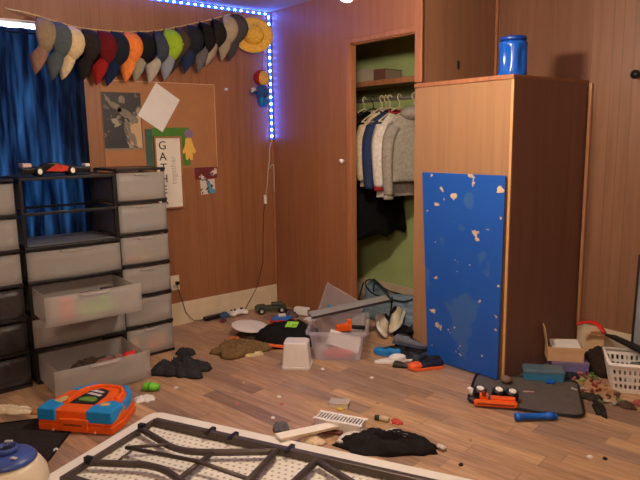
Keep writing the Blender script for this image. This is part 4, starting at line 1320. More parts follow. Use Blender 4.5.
# ------------------------------------------------------------------ right side clutter
tr = thing('black_tray', 'flat black tray on the floor in front of the enclosure', 'tray', (2.565, -0.075, 0.0), 0)
trp = [(2.402, -0.400), (2.216, -0.055), (2.655, 0.285), (2.925, -0.130), (2.714, -0.275)]
def rounded(poly, r, n=5):
    out = []
    m = len(poly)
    for i in range(m):
        p0, p1, p2 = Vector(poly[i - 1]), Vector(poly[i]), Vector(poly[(i + 1) % m])
        a, c = (p0 - p1).normalized(), (p2 - p1).normalized()
        for k in range(n):
            t = k / (n - 1)
            q = (p1 + a * r).lerp(p1, t).lerp(p1.lerp(p1 + c * r, t), t)
            out.append((q.x - 2.565, q.y + 0.075))
    return out
trq = [(2.425, -0.435), (2.195, -0.045), (2.665, 0.290), (2.940, -0.135)]
TRM = mat('black_tray_plastic', (92, 84, 80), 0.6, 0.12, 30)
po_ = rounded(trq, 0.07)
B().prism(po_, 0.001, 0.010).build('base', TRM, tr)
b = B()
po3 = [(x, y, 0.014) for x, y in po_]
b.tube(po3 + [po3[0]], 0.007, 8).build('rim', BLACKP, tr, smooth=True)
tag(B().lathe([(0, 0), (0.020, 0), (0.020, 0.052), (0.016, 0.056), (0, 0.056)], (0, 0, 0), 16, Matrix.Rotation(PI / 2, 3, 'X')).build('battery_cell', mat('pale_cell', (206, 190, 180), 0.4), smooth=True, loc=(2.405, -0.305, 0.0315), rot=(0, 0, math.radians(-25))), 'pale cylinder lying on the tray left of the orange toy', 'toy')
tag(B().ball((0, 0, 0.010), (0.016, 0.016, 0.010)).build('bottle_cap', WHITEP, smooth=True, loc=(2.335, -0.29, 0.011)), 'small white cap at the left corner of the black tray', 'cap')
tg = thing('toy_truck', 'orange toy truck lying wheels up on the black tray', 'toy truck', (2.545, -0.345, 0.011), math.radians(38))
B().box((0, -0.02, 0.015), (0.225, 0.034, 0.028)).box((0.04, 0.014, 0.030), (0.13, 0.036, 0.024)).box((-0.06, 0.014, 0.036), (0.045, 0.038, 0.038)).build('body', ORANGE, tg, bevel=0.005)
B().lathe([(0.0, -0.022), (0.012, -0.022), (0.012, 0.022), (0.0, 0.022)], (-0.06, 0.014, 0.056), 14, rotx(PI / 2)).build('hub', mat('dark_hub', (120, 50, 24), 0.5), tg)
B().box((0.0, -0.0375, 0.016), (0.19, 0.003, 0.006)).build('slot', mat('dark_hub', (120, 50, 24)), tg)
for x, y in [(-0.085, 0.075), (0.015, 0.080), (0.085, 0.068)]:
    Mw = Matrix.Rotation(0.22, 3, 'X') @ Matrix.Rotation(0.15, 3, 'Y')
    w_ = B().lathe([(0, 0), (0.030, 0), (0.036, 0.006), (0.036, 0.018), (0.033, 0.021), (0.036, 0.024), (0.036, 0.042), (0.030, 0.050), (0, 0.050)], (x, y, 0.012), 24, Mw).build('wheel', BLACKP, tg, smooth=True)
    B().lathe([(0, 0.0502), (0.021, 0.0502), (0.021, 0.054), (0.012, 0.056), (0.011, 0.053), (0, 0.053)], (x, y, 0.012), 20, Mw).build('wheel_rim', WHITEP, w_, smooth=True)
tbm = thing('toy_tube', 'bright blue toy tube on the floor in front of the black tray', 'toy', (2.775, -0.335, 0.0235), math.radians(53))
B().lathe([(0, -0.10), (0.020, -0.10), (0.020, -0.07), (0.0165, -0.065), (0.0165, 0.065), (0.020, 0.07), (0.020, 0.10), (0, 0.10)], (0, 0, 0), 16, Matrix.Rotation(PI / 2, 3, 'Y')).build('tube', BLUEP, tbm, smooth=True)
B().box((0.108, 0.0, -0.004), (0.018, 0.03, 0.022)).build('end_clip', BLUEP, tbm, bevel=0.003)
tag(B().box((0, 0, 0.008), (0.05, 0.03, 0.014)).build('toy_brick', BLUEP, bevel=0.003, loc=(2.575, 0.145, 0.0115), rot=(0, 0, 0.7)), 'small blue toy brick at the far edge of the black tray', 'toy')
tag(B().box((0, 0, 0.002), (0.06, 0.022, 0.002)).build('sticker', patch_mat('sticker_print', (180, 160, 150), (150, 60, 60), 40, 0.55), loc=(2.565, -0.06, 0.0105), rot=(0, 0, 0.6)), 'small pale sticker in the middle of the black tray', 'sticker')

bc = thing('plastic_case', 'clear blue plastic case on the floor beside the carton', 'case', (2.505, 0.185, 0.011), math.radians(40))
BCM = mat('clear_blue_plastic', (70, 150, 190), 0.15, 0.08, 12, alpha=0.75)
b = B()
b.skin([b.ring(rr(0.115, 0.05, 0.001, 0.015)), b.ring(rr(0.118, 0.053, 0.045, 0.015))])
b.build('body', BCM, bc)
b = B()
b.skin([b.ring(rr(0.120, 0.055, 0.0455, 0.015)), b.ring(rr(0.120, 0.055, 0.058, 0.015)), b.ring(rr(0.112, 0.047, 0.068, 0.012))])
b.build('lid', mat('grey_blue_lid', (90, 116, 132), 0.2, 0.08, 12, alpha=0.9), bc)
pb = thing('storage_box', 'mauve blue box under the open cardboard carton', 'box', (2.490, 0.465, 0.0), math.radians(42))
B().span((-0.10, -0.095, 0.001), (0.115, 0.095, 0.052)).build('body', mat('mauve_blue_box', (110, 106, 156), 0.7, 0.1, 14), pb, bevel=0.002)
B().span((-0.102, -0.097, 0.0525), (0.117, 0.097, 0.070)).build('lid', mat('mauve_lid', (126, 110, 150), 0.7, 0.1, 14), pb, bevel=0.002)
ca = thing('cardboard_carton', 'open brown cardboard carton with a raised flap by the dark panel', 'carton', (2.475, 0.455, 0.0715), math.radians(40))
b = B()
hw, hd, ch = 0.105, 0.090, 0.088
b.span((-hw, -hd, 0), (hw, hd, 0.004)).span((-hw, -hd, 0.0042), (hw, -hd + 0.004, ch)).span((-hw, hd - 0.004, 0.0042), (hw, hd, ch)).span((-hw, -hd + 0.0042, 0.0042), (-hw + 0.004, hd - 0.0042, ch)).span((hw - 0.004, -hd + 0.0042, 0.0042), (hw, hd - 0.0042, ch))
b.build('body', CARD, ca)
B().box((-hw - 0.012, 0.0, ch + 0.062), (0.004, 2 * hd - 0.01, 0.13), M=Matrix.Rotation(math.radians(-10), 3, 'Y')).build('flap', CARD, ca)
B().box((0.0, -hd - 0.001, ch - 0.02), (2 * hw, 0.003, 0.03), M=rotx(math.radians(4))).build('flap', CARD, ca)
pp = tag(B().box((0, 0, 0), (0.17, 0.13, 0.012)).build('notebook', PAPER, bevel=0.001, loc=(2.480, 0.462, 0.150), rot=(math.radians(8), math.radians(-3), math.radians(40))), 'white notebook lying in the open cardboard carton', 'book')

bs = thing('laundry_basket', 'white slotted laundry basket at the right edge of the photo', 'basket', (2.93, 0.50, 0.0), math.radians(34))
WB = mat('white_basket_plastic', (232, 226, 220), 0.4, 0.03, 10)
bw0, bd0, bw1, bd1, bh = 0.155, 0.115, 0.185, 0.140, 0.165
b = B().span((-bw0, -bd0, 0.001), (bw0, bd0, 0.006))
b.build('base', WB, bs)


def bas(u, side, v):
    w, d = bw0 + (bw1 - bw0) * v, bd0 + (bd1 - bd0) * v
    c = {0: (u * w, -d), 1: (w, u * d), 2: (-u * w, d), 3: (-w, -u * d)}[side]
    return Vector((c[0], c[1], 0.006 + bh * v))


for side in range(4):
    nu = 27 if side in (0, 2) else 21
    rows = [0, 0.14, 0.30, 0.40, 0.56, 0.66, 0.82, 1.0]
    b = B()
    g = [[b.bm.verts.new(bas(-1 + 2 * i / nu, side, v)) for v in rows] for i in range(nu + 1)]
    for i in range(nu):
        for j in range(len(rows) - 1):
            if j in (1, 3, 5) and i % 2 == 1 and 0 < i < nu - 1:
                continue
            b.bm.faces.new((g[i][j], g[i + 1][j], g[i + 1][j + 1], g[i][j + 1]))
    b.build('side_wall', WB, bs, solid=0.004)
b = B()
for v, r in ((1.0, 0.011),):
    b.tube([bas(-1, 0, v), bas(1, 0, v), bas(1, 1, v), bas(1, 2, v), bas(1, 3, v)], r, 8)
b.build('rim', WB, bs, smooth=True)
tag(B().heap(0.13, 0.095, 0.13, 18.1, fold=0.3, lobes=0.06).build('laundry', patch_mat('grey_laundry', (96, 92, 90), (190, 186, 180), 22, 0.56), smooth=True, loc=(2.93, 0.50, 0.012), rot=(0, 0, math.radians(34))), 'grey mixed laundry filling the white basket', 'clothes')
pg = thing('toy_sabre', 'long black plastic blade lying across the white basket', 'toy', (2.86, 0.575, 0.205), rot=(math.radians(8), math.radians(11), math.radians(-4)))
B().prism([(-0.19, -0.015), (0.24, -0.045), (0.24, 0.04), (-0.14, 0.02)], -0.008, 0.008).build('blade', BLACKP, pg, bevel=0.002)
B().tube(bez([(-0.20, 0.0, 0.0), (-0.26, 0.02, 0.02), (-0.31, 0.03, 0.015), (-0.36, 0.02, -0.01), (-0.39, 0.0, -0.03)], 5), 0.016, 8, flat=0.6).build('handle', REDP, pg, smooth=True)
cd2 = thing('cardboard_sheet', 'torn brown cardboard piece behind the white basket', 'cardboard', (2.535, 0.715, 0.0), rot=(math.radians(-10), 0, math.radians(6)))
B().box((0, 0, 0.085), (0.12, 0.008, 0.165)).build('sheet', CARD, cd2)
B().box((0.02, -0.03, 0.19), (0.08, 0.05, 0.004), M=rotx(math.radians(50))).build('flap', CARD, cd2)
tag(B().heap(0.15, 0.12, 0.13, 21.7).build('dark_bundle', cloth('brown_bundle', (52, 40, 34)), smooth=True, loc=(2.66, 0.60, 0.0)), 'dark brown bundle between the carton and white basket', 'clothes')

gpn = thing('leaning_panel', 'tall grey panel with dark edge leaning at the right edge', 'panel', (2.785, 0.715, 0.0), rot=(0, math.radians(1.0), math.radians(4)))
B().span((0, -0.012, 0.001), (0.45, 0.012, 0.72)).build('face', mat('blue_grey_panel', (138, 142, 150), 0.5, 0.05, 10), gpn)
B().span((-0.014, -0.014, 0.001), (-0.0002, 0.014, 0.72)).span((-0.014, -0.014, 0.7202), (0.45, 0.014, 0.735)).build('edge', mat('dark_panel_edge', (40, 28, 24), 0.5), gpn)

# small toys and scraps strewn between tray and basket
rnd = random.Random(11)
pal = [('red', mat('dull_red_toy', (140, 56, 50), 0.5)), ('yellow', mat('dull_yellow_toy', (176, 150, 90), 0.5)), ('green', mat('grass_toy', (92, 116, 68), 0.5)), ('white', mat('dull_white_toy', (190, 182, 170), 0.5)), ('olive', mat('olive_toy', (112, 150, 56))), ('pink', mat('rose_toy', (190, 110, 110), 0.5)), ('tan', mat('tan_toy', (190, 150, 110), 0.5)), ('brown', mat('umber_toy', (96, 70, 56), 0.5)), ('silver', mat('silver_toy', (170, 170, 168), 0.4)), ('maroon', mat('maroon_toy', (120, 44, 44), 0.5))]
where = ['near the tray corner', 'beside the blue case', 'in front of the basket', 'below the carton', 'in the middle of the toy litter', 'at the right of the toy litter']
spots = []
for i in range(40):
    for _ in range(60):
        u, v = rnd.random(), rnd.random()
        x = 2.66 + 0.34 * u - 0.10 * v
        y = 0.18 + 0.32 * v - 0.10 * u
        if all((x - a) ** 2 + (y - c) ** 2 > 0.034 ** 2 for a, c in spots):
            spots.append((x, y))
            break
proto = {}
for i, (x, y) in enumerate(spots):
    cn, m = pal[(i * 7 + i // 10) % len(pal)]
    kind = i % 3
    if kind not in proto:
        b = B()
        if kind == 0:
            b.box((0, 0, 0.009), (0.042, 0.020, 0.016)).box((0.012, 0, 0.020), (0.014, 0.014, 0.006))
        elif kind == 1:
            b.tube(bez([(-0.034, 0, 0.006), (-0.01, 0.012, 0.018), (0.012, -0.008, 0.009), (0.036, 0.006, 0.006)], 4), 0.006, 7)
        else:
            b.ball((0, 0, 0.012), (0.022, 0.014, 0.0115), 12, 8).ball((0.018, 0, 0.016), (0.009, 0.009, 0.009), 10, 6)
        o = b.build('toy_bit', m, smooth=kind > 0, bevel=0.0015 if kind == 0 else 0)
        o.material_slots[0].link = 'OBJECT'
        proto[kind] = o
    else:
        o = proto[kind].copy()
        COL.objects.link(o)
    o.material_slots[0].material = m
    o.location = (x, y, 0.001)
    o.scale = (0.85, 0.7, 0.75)
    o.rotation_euler = (0, 0, rnd.random() * 6.28)
    shape = ['block', 'twist', 'figure'][kind]
    tag(o, 'tiny %s toy %s in the litter between black tray and white basket' % (cn, shape), 'toy', 'toy bits between tray and basket, %s %s' % (cn, shape))
for i, (x, y, ax, ay, c, lab) in enumerate([(2.93, 0.03, 0.085, 0.03, (44, 40, 38), 'dark sock lying right of the tray, nearest the camera'), (2.835, 0.13, 0.06, 0.028, (58, 52, 46), 'dark grey sock in the litter right of the tray'), (2.60, 0.33, 0.06, 0.035, (40, 44, 60), 'dark navy cloth between blue case and carton'), (3.01, 0.17, 0.05, 0.02, (88, 70, 60), 'brown rag in the litter in front of the basket')]):
    tag(B().heap(ax, ay, 0.035, 30.3 + i).build('sock', cloth('sock_%d' % i, c), smooth=True, loc=(x, y, 0.0), rot=(0, 0, [-0.9, 0.4, 0.7, 0.2][i])), lab, 'sock')
tag(B().heap(0.05, 0.035, 0.03, 41.0).build('cloth_scrap', cloth('rose_scrap', (160, 84, 80)), smooth=True, loc=(3.06, 0.26, 0.0)), 'rose cloth scrap at the right edge in front of the basket', 'scrap')
tag(B().ball((0, 0, 0.022), (0.035, 0.03, 0.022)).build('cloth_lump', cloth('taupe_lump', (128, 104, 88)), smooth=True, loc=(2.405, -0.045, 0.011)), 'taupe lump at the foot of the enclosure corner', 'scrap')

# ------------------------------------------------------------------ foreground: overturned folding table
ta = thing('folding_table', 'white folding table lying upside down with legs folded flat', 'table', (1.470, -1.815, 0.0), math.atan2(0.436, 0.9))
TL, TW = 1.86, 0.83
WT_M = mat('table_white', (234, 228, 216), 0.5, 0.03, 10)
b = B()
def trr(i, z, r):
    out = []
    for cx, cy, a0 in ((TL - i - r, -i - r, 0), (i + r, -i - r, PI / 2), (i + r, -TW + i + r, PI), (TL - i - r, -TW + i + r, 3 * PI / 2)):
        for k in range(7):
            a = a0 + PI / 2 * k / 6
            out.append((cx + r * math.cos(a), cy + r * math.sin(a), z))
    return out
b.skin([b.ring(trr(0.012, 0.001, 0.06)), b.ring(trr(0.0, 0.010, 0.07)), b.ring(trr(0.0, 0.044, 0.07)), b.ring(trr(0.008, 0.050, 0.064)), b.ring(trr(0.098, 0.050, 0.03)), b.ring(trr(0.104, 0.040, 0.025))])
top = b.build('tabletop', WT_M, ta)
for p in top.data.polygons:
    p.use_smooth = False
b = B()
b.skin([b.ring(trr(0.1045, 0.0402, 0.024)), b.ring(trr(0.1045, 0.0425, 0.024))])
b.build('underside', dots_mat('dimpled_underside', (232, 226, 212), (176, 164, 146), 0.032, 0.22), ta)
def tl(a, c, z=0.078):
    return (a, -c - 0.04, z)
for c in (0.130, TW - 0.130):
    B().box((TL / 2, -c, 0.062), (TL - 0.22, 0.034, 0.038)).build('rail', STEEL, ta, bevel=0.006)
for a in (0.105, TL - 0.105):
    B().box((a, -TW / 2, 0.060), (0.020, TW - 0.23, 0.026)).build('end_rail', STEEL, ta, bevel=0.005)
for mir in (0, 1):
    X = (lambda a: a + 0.03) if not mir else (lambda a: TL - 0.03 - a)
    for s in (0, 1):
        Y = (lambda c: c) if not s else (lambda c: TW - 0.08 - c)
        B().tube(bez([tl(X(0.095), Y(0.205)), tl(X(0.24), Y(0.255)), tl(X(0.36), Y(0.290)), tl(X(0.50), Y(0.272)), tl(X(0.80), Y(0.135))], 5), 0.0155, 10).build('leg', STEEL, ta, smooth=True)
        B().box((X(0.10), -Y(0.205) - 0.04, 0.092), (0.034, 0.026, 0.03)).build('bracket', BLACKP, ta, bevel=0.004)
    B().tube([tl(X(0.80), 0.135), tl(X(0.815), TW / 2 - 0.04, 0.08), tl(X(0.80), TW - 0.215)], 0.0155, 10).build('foot_bar', STEEL, ta, smooth=True)
    B().tube([tl(X(0.545), 0.262), tl(X(0.545), TW - 0.342)], 0.012, 10).build('cross_bar', STEEL, ta, smooth=True)
    B().tube([tl(X(0.165), 0.385, 0.085), tl(X(0.545), 0.372, 0.096), tl(X(0.86), 0.380, 0.075)], 0.0095, 8).build('brace', STEEL, ta, smooth=True)
    B().tube([tl(X(0.165), 0.385, 0.085), tl(X(0.33), 0.290, 0.088)], 0.008, 8).build('brace', STEEL, ta, smooth=True)
    B().tube([tl(X(0.21), 0.378, 0.088), tl(X(0.20), 0.47, 0.072)], 0.006, 8).build('brace', STEEL, ta, smooth=True)
for a in (0.44, 0.57, 0.87):
    B().box((a, -0.132, 0.078), (0.020, 0.062, 0.012)).box((a, -0.095, 0.070), (0.022, 0.012, 0.026)).build('clip', BLACKP, ta, bevel=0.002)

# orange toy case
A = Vector((1.20, -2.325, 0))
rzc = math.atan2(0.27, 0.317)
oc = thing('toy_case', 'orange and blue toy car carrying case on the floor by the tower', 'toy case', A, rzc)
w, d, hh2 = 0.41, 0.36, 0.115
out = [(0.0, 0.0), (w, 0.0), (w + 0.012, 0.10), (w - 0.015, 0.27), (w - 0.10, d), (0.11, d), (0.02, 0.27), (-0.008, 0.10)]
B().prism(out, 0.001, 0.045, inset=-0.012).build('lower_shell', ORANGE, oc, bevel=0.008)
B().prism(out, 0.0455, hh2, inset=0.05).build('upper_shell', ORANGE, oc, bevel=0.008)
SB = SKYP
for pts_ in ([(0.0, -0.004), (0.10, -0.004), (0.105, 0.075), (0.07, 0.12), (-0.004, 0.11)], [(w, -0.004), (w - 0.14, -0.004), (w - 0.145, 0.07), (w - 0.07, 0.15), (w + 0.006, 0.12)]):
    B().prism(pts_, 0.060, hh2 + 0.006, inset=0.03).build('corner_guard', SB, oc, bevel=0.005)
B().prism([(w - 0.012, 0.13), (w + 0.002, 0.14), (w - 0.016, 0.25), (w - 0.095, d - 0.008), (w - 0.12, d - 0.02), (w - 0.04, 0.24)], 0.05, hh2 + 0.004).build('corner_guard', SB, oc, bevel=0.004)
B().prism([(0.03, 0.255), (0.115, d - 0.008), (0.16, d - 0.014), (0.09, 0.25)], 0.05, hh2 + 0.004).build('corner_guard', SB, oc, bevel=0.004)
B().box((w / 2, -0.006, 0.045), (0.16, 0.016, 0.066)).build('latch_plate', ORANGE, oc, bevel=0.005)
B().box((w / 2, -0.015, 0.050), (0.10, 0.006, 0.010)).build('latch_slot', mat('brown_slot', (150, 70, 30), 0.5), oc)
for x in (0.09, w - 0.09):
    B().ball((x, -0.010, 0.014), (0.008, 0.006, 0.008), 10, 6).build('stud', mat('pale_stud', (230, 150, 110), 0.5), oc, smooth=True)
rim = [(0.10 + 0.0, 0.12), (0.10, 0.24), (0.15, 0.315), (0.28, 0.315), (0.34, 0.24), (0.34, 0.17)]
B().tube(bez([(x, y, hh2 + 0.003) for x, y in rim], 5), 0.010, 8).build('raised_rim', ORANGE, oc, smooth=True)
dk = mat('dark_decal', (34, 32, 44), 0.4, 0.1, 20)
B().prism([(0.125, 0.09), (0.27, 0.09), (0.27, 0.20), (0.255, 0.265), (0.20, 0.285), (0.155, 0.265), (0.14, 0.20)], hh2 + 0.0004, hh2 + 0.003).build('decal', dk, oc)
B().prism([(0.16, 0.12), (0.24, 0.115), (0.255, 0.14), (0.23, 0.165), (0.18, 0.165), (0.155, 0.145)], hh2 + 0.0031, hh2 + 0.008).build('car_picture', mat('decal_green', (110, 150, 60), 0.5), oc)
b = B()
b.prism([(0.150, 0.21), (0.235, 0.185), (0.25, 0.20), (0.17, 0.228)], hh2 + 0.0031, hh2 + 0.005)
b.prism([(0.155, 0.245), (0.23, 0.225), (0.24, 0.24), (0.18, 0.262)], hh2 + 0.0031, hh2 + 0.005)
b.build('pale_stripe', mat('decal_white', (216, 200, 200), 0.5), oc)
B().prism([(0.045, 0.085), (0.09, 0.075), (0.10, 0.13), (0.07, 0.16), (0.05, 0.13)], hh2 + 0.0066, hh2 + 0.009).build('tan_label', mat('tan_label', (200, 176, 120), 0.6), oc)
B().prism([(w - 0.10, 0.065), (w - 0.055, 0.075), (w - 0.06, 0.105), (w - 0.105, 0.10)], hh2 + 0.0066, hh2 + 0.009).build('tan_label', mat('tan_label', (200, 176, 120)), oc)

# dome, mat, scraps at lower left
dm = thing('humidifier', 'cream round tank with blue cap at the lower left corner', 'tank', (1.776, -2.583, 0.0), 0.4)
B().lathe([(0, 0.001), (0.10, 0.001), (0.135, 0.03), (0.15, 0.075), (0.145, 0.115), (0.125, 0.15), (0.105, 0.170), (0.0, 0.172)], n=40).build('tank', mat('cream_plastic', (216, 202, 176), 0.4, 0.03, 10), dm, smooth=True)
B().lathe([(0.108, 0.1705), (0.112, 0.174), (0.098, 0.190), (0.070, 0.203), (0.040, 0.206), (0.0, 0.206)], n=36).build('blue_cap', mat('cap_blue', (62, 84, 150), 0.35, 0.08, 20), dm, smooth=True)
B().lathe([(0.042, 0.2065), (0.044, 0.225), (0.038, 0.232), (0.032, 0.226), (0.030, 0.212), (0.0, 0.211)], n=28).build('collar', mat('cap_blue', (62, 84, 150)), dm, smooth=True)
B().ball((0.0, 0, 0.216), (0.027, 0.027, 0.010), 16, 8).build('vent_hole', INK, dm, smooth=True)
B().box((-0.02, 0.025, 0.236), (0.030, 0.012, 0.006), rz=0.5).box((0.07, -0.02, 0.205), (0.028, 0.014, 0.005), rz=0.2, ).build('clip', mat('pale_clip', (190, 190, 190), 0.4), dm)
mt = thing('floor_mat', 'dark floor mat at the lower left under the toy case', 'mat', (0, 0, 0))
mp_ = [(0.93, -2.62), (1.10, -2.24), (1.31, -2.19), (1.54, -2.36), (1.66, -2.46), (1.45, -2.95), (1.0, -2.95)]
B().prism(mp_, 0.0006, 0.0055).build('pile', cloth('dark_mat', (46, 40, 40)), mt)
b = B()
m3 = [(x, y, 0.006) for x, y in mp_]
b.tube(m3 + [m3[0]], 0.005, 6).build('binding', cloth('black_binding', (22, 20, 20)), mt)
A2 = [((0.86, -2.37), 0.13, 0.05, (216, 200, 172), 'crumpled cream paper at the left edge behind the mat'), ((0.99, -2.26), 0.055, 0.03, (180, 130, 84), 'tan scrap beside the crumpled cream paper')]
for i, (p, ax, ay, c, lab) in enumerate(A2):
    tag(B().heap(ax, ay, 0.028, 50.1 + i, lobes=0.35).build('paper_scrap', cloth('scrap_%d' % i, c), smooth=True, loc=(p[0], p[1], 0.0), rot=(0, 0, 0.85)), lab, 'paper')
gt = thing('toy_cartridge', 'lime green toy cylinder on the floor right of the bottom drawer', 'toy', (1.105, -1.675, 0.026), math.radians(45))
B().lathe([(0, -0.045), (0.022, -0.045), (0.024, -0.04), (0.024, 0.03), (0.016, 0.036), (0.016, 0.05), (0, 0.05)], (0, 0, 0), 16, Matrix.Rotation(PI / 2, 3, 'Y')).build('body', LIME, gt, smooth=True)
B().lathe([(0.0245, -0.012), (0.026, -0.012), (0.026, 0.0), (0.0245, 0.0)], (0, 0, 0), 16, Matrix.Rotation(PI / 2, 3, 'Y')).build('band', mat('dark_lime', (70, 140, 40), 0.5), gt, smooth=True)
tag(B().heap(0.06, 0.045, 0.022, 60.2, lobes=0.4).build('paper_scrap', PAPER, smooth=True, loc=(1.20, -1.76, 0.0), rot=(0, 0, 0.8)), 'crumpled white paper right of the orange toy case', 'paper')
dcl = B().heap(0.19, 0.13, 0.075, 33.9, fold=0.85, lobes=0.45).build('crumpled_clothes', cloth('charcoal_cloth', (48, 48, 52)), smooth=True, loc=(0.93, -1.405, 0.0), rot=(0, 0, math.radians(40)))
tag(dcl, 'charcoal clothes heap on the floor at the foot of the narrow tower', 'clothes')
tag(B().heap(0.07, 0.05, 0.04, 35.2).build('crumpled_clothes', _mats['charcoal_cloth'], smooth=True, loc=(0.66, -1.235, 0.0), rot=(0, 0, 0.7)), 'small charcoal cloth beside the narrow tower behind the heap', 'clothes')

# ------------------------------------------------------------------ centre foreground bits
vg = thing('vent_grille', 'white slotted vent grille lying on the floor near the table', 'vent grille', (2.198, -1.152, 0.0), math.atan2(0.11, 0.22))
vw, vd = 0.245, 0.085
b = B()
b.span((-vw / 2, -vd / 2, 0.001), (vw / 2, -vd / 2 + 0.004, 0.055)).span((-vw / 2, vd / 2 - 0.004, 0.001), (vw / 2, vd / 2, 0.055)).span((-vw / 2, -vd / 2 + 0.0042, 0.001), (-vw / 2 + 0.004, vd / 2 - 0.0042, 0.055)).span((vw / 2 - 0.004, -vd / 2 + 0.0042, 0.001), (vw / 2, vd / 2 - 0.0042, 0.055))
b.build('frame', WHITEP, vg)
b = B()
b.span((-vw / 2 - 0.008, -vd / 2 - 0.006, 0.0555), (vw / 2 + 0.008, -vd / 2 + 0.012, 0.0595)).span((-vw / 2 - 0.008, vd / 2 - 0.012, 0.0555), (vw / 2 + 0.008, vd / 2 + 0.006, 0.0595))
for k in range(15):
    x = -vw / 2 + 0.004 + k * (vw - 0.008) / 14
    b.span((x - 0.004, -vd / 2 + 0.0122, 0.0555), (x + 0.004, vd / 2 - 0.0122, 0.0595))
b.build('slats', WHITEP, vg)
B().span((-vw / 2 + 0.005, -vd / 2 + 0.005, 0.035), (vw / 2 - 0.005, vd / 2 - 0.005, 0.037)).build('damper', mat('dark_damper', (60, 54, 50), 0.6), vg)
sl2 = thing('wooden_slat', 'long cream slat lying from the table edge to the vent grille', 'slat', (2.185, -1.350, 0.052), rot=(math.radians(3), math.radians(5), math.radians(84)))
B().box((0, 0, 0), (0.33, 0.060, 0.010)).build('board', mat('cream_slat', (238, 230, 214), 0.6, 0.04, 14), sl2, bevel=0.002)
B().box((0.0, -0.0315, 0.0), (0.33, 0.003, 0.012)).build('edge', mat('tan_edge', (214, 198, 170), 0.6), sl2)
bk2 = thing('pocket_book', 'small grey and tan book lying behind the vent grille', 'book', (1.985, -0.975, 0.0), math.radians(38))
B().box((0, 0, 0.013), (0.105, 0.075, 0.022)).build('pages', mat('page_white', (224, 214, 190)), bk2)
B().box((0, 0, 0.0255), (0.110, 0.079, 0.0025)).build('cover', patch_mat('grey_tan_cover', (176, 166, 160), (200, 170, 110), 14, 0.55, 0.5, 30, (130, 130, 140), 0.6), bk2)
tag(B().box((0, 0, 0.006), (0.03, 0.02, 0.010)).build('toy_brick', mat('yellow_toy', (214, 190, 80)), bevel=0.002, loc=(2.03, -1.01, 0.001), rot=(0, 0, 0.5)), 'tiny yellow brick between the small book and vent grille', 'toy')
cs = thing('paint_tube', 'small tube with dark cap and white body near the vent grille', 'tube', (2.275, -0.925, 0.0145), math.radians(28))
B().lathe([(0, -0.02), (0.014, -0.02), (0.014, 0.02), (0.012, 0.03), (0, 0.03)], (0, 0, 0), 14, Matrix.Rotation(PI / 2, 3, 'Y')).build('body', mat('pale_label', (206, 186, 150), 0.5), cs, smooth=True)
B().lathe([(0, -0.045), (0.0145, -0.045), (0.0145, -0.0205), (0, -0.0205)], (0, 0, 0), 14, Matrix.Rotation(PI / 2, 3, 'Y')).build('cap', mat('dark_green_cap', (40, 56, 44), 0.5), cs, smooth=True)
tag(B().heap(0.035, 0.025, 0.018, 61.0).build('wrapper', mat('red_wrapper', (196, 70, 60), 0.5), smooth=True, loc=(2.335, -0.885, 0.0)), 'small red wrapper right of the little tube', 'wrapper')
bc2 = thing('shirt', 'black shirt with white trim crumpled on the floor by the table', 'clothes', (2.485, -1.095, 0.0), math.radians(42))
B().heap(0.235, 0.085, 0.065, 71.3, fold=0.85, lobes=0.35).build('body', cloth('black_jersey', (34, 31, 32)), bc2, smooth=True)
WTC = cloth('white_trim_cloth', (210, 200, 190))
B().tube(bez([(-0.235, -0.02, 0.018), (-0.21, 0.045, 0.024), (-0.14, 0.085, 0.024), (-0.08, 0.098, 0.020)], 5), 0.017, 8, flat=0.5).build('hem_trim', WTC, bc2, smooth=True)
B().tube(bez([(-0.02, 0.08, 0.03), (0.02, 0.085, 0.045), (0.06, 0.070, 0.04)], 5), 0.016, 8, flat=0.5).build('sleeve_trim', WTC, bc2, smooth=True)
B().tube([(0.225, 0.005, 0.02), (0.245, 0.0, 0.018), (0.258, -0.015, 0.014)], 0.014, 8, flat=0.6).build('cuff_trim', WTC, bc2, smooth=True)
B().tube(bez([(0.0, 0.02, 0.062), (0.04, 0.03, 0.064), (0.08, 0.02, 0.060), (0.07, -0.01, 0.062)], 5), 0.008, 6, flat=0.4).build('print', cloth('grey_print', (110, 106, 110)), bc2, smooth=True)
tag(B().heap(0.045, 0.032, 0.045, 73.1).build('crumpled_foil', cloth('grey_foil', (104, 104, 110)), smooth=True, loc=(2.02, -1.385, 0.0), rot=(0, 0, 0.6)), 'crumpled grey foil ball left of the cream slat', 'foil')
tag(B().heap(0.06, 0.04, 0.03, 75.7, lobes=0.25).build('paper_scrap', cloth('tan_paper', (214, 190, 160)), smooth=True, loc=(2.21, -1.345, 0.0), rot=(0, 0, 0.5)), 'crumpled tan paper between slat and table edge', 'paper')
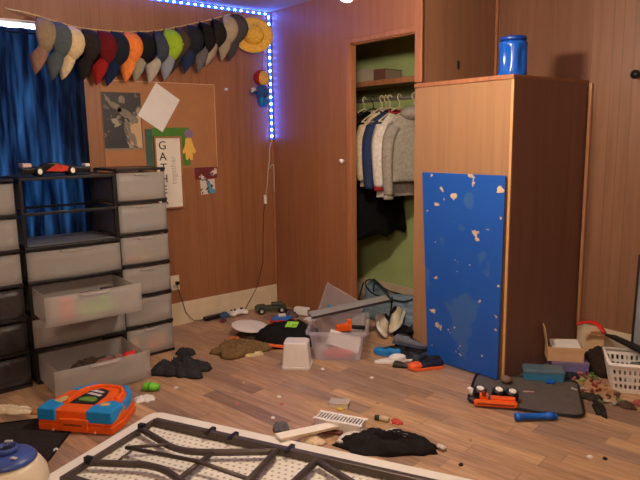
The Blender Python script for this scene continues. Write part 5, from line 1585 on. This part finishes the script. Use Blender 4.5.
tag(B().box((0, 0, 0.008), (0.15, 0.03, 0.014)).build('wood_strip', mat('red_brown_strip', (112, 62, 48), 0.6), bevel=0.002, loc=(2.19, -1.225, 0.001), rot=(0, 0, 0.62)), 'red brown strip on the floor beneath the cream slat', 'strip')
# crumbs
crumbs = [(1.671, -1.158, 'white', 'white crumb on the floor left of the small book'), (1.595, -1.39, 'rose', 'rose crumb on the floor above the table clips'), (1.87, -1.338, 'white', 'white crumb on the floor left of the foil ball'), (1.457, -0.823, 'tan', 'tan crumb at the foot of the white bin'), (1.484, -2.323, 'white', 'white crumb on the mat beside the table corner'), (3.144, -0.471, 'white', 'white crumb at the right front of the bare floor'), (2.809, -0.97, 'dark', 'dark crumb right of the black shirt'), (2.097, -0.791, 'tan', 'tan crumb behind the little tube'), (1.163, -1.546, 'white', 'white crumb before the charcoal clothes heap'), (2.691, -0.752, 'tan', 'tan crumb on bare floor before the blue tube'), (1.813, -0.566, 'white', 'white crumb in front of the shoes'), (3.196, -0.437, 'dark', 'dark crumb at the right front of the bare floor'), (1.50, -0.70, 'white', 'white crumb between the bin and the tub'), (1.76, -1.20, 'rose', 'rose crumb on the floor before the small book'), (2.35, -1.42, 'tan', 'tan crumb between table edge and black shirt'), (1.36, -1.20, 'tan', 'tan crumb on the floor right of the charcoal heap')]
cm = {'white': PAPER, 'rose': mat('rose_toy', (190, 110, 110)), 'tan': mat('tan_toy', (190, 150, 110)), 'dark': INK}
c0 = None
for i, (x, y, c, lab) in enumerate(crumbs):
    if c0 is None:
        o = c0 = B().prism([(-0.014, -0.008), (0.004, -0.012), (0.016, 0.001), (0.006, 0.011), (-0.010, 0.008)], 0.0, 0.006, inset=0.3).build('crumb', PAPER)
        o.material_slots[0].link = 'OBJECT'
    else:
        o = c0.copy()
        COL.objects.link(o)
    o.material_slots[0].material = cm[c]
    o.location = (x, y, 0.006 if i == 4 else 0.0006)
    o.rotation_euler = (0, 0, i * 1.3)
    tag(o, lab, 'crumb', 'crumbs on the floor')
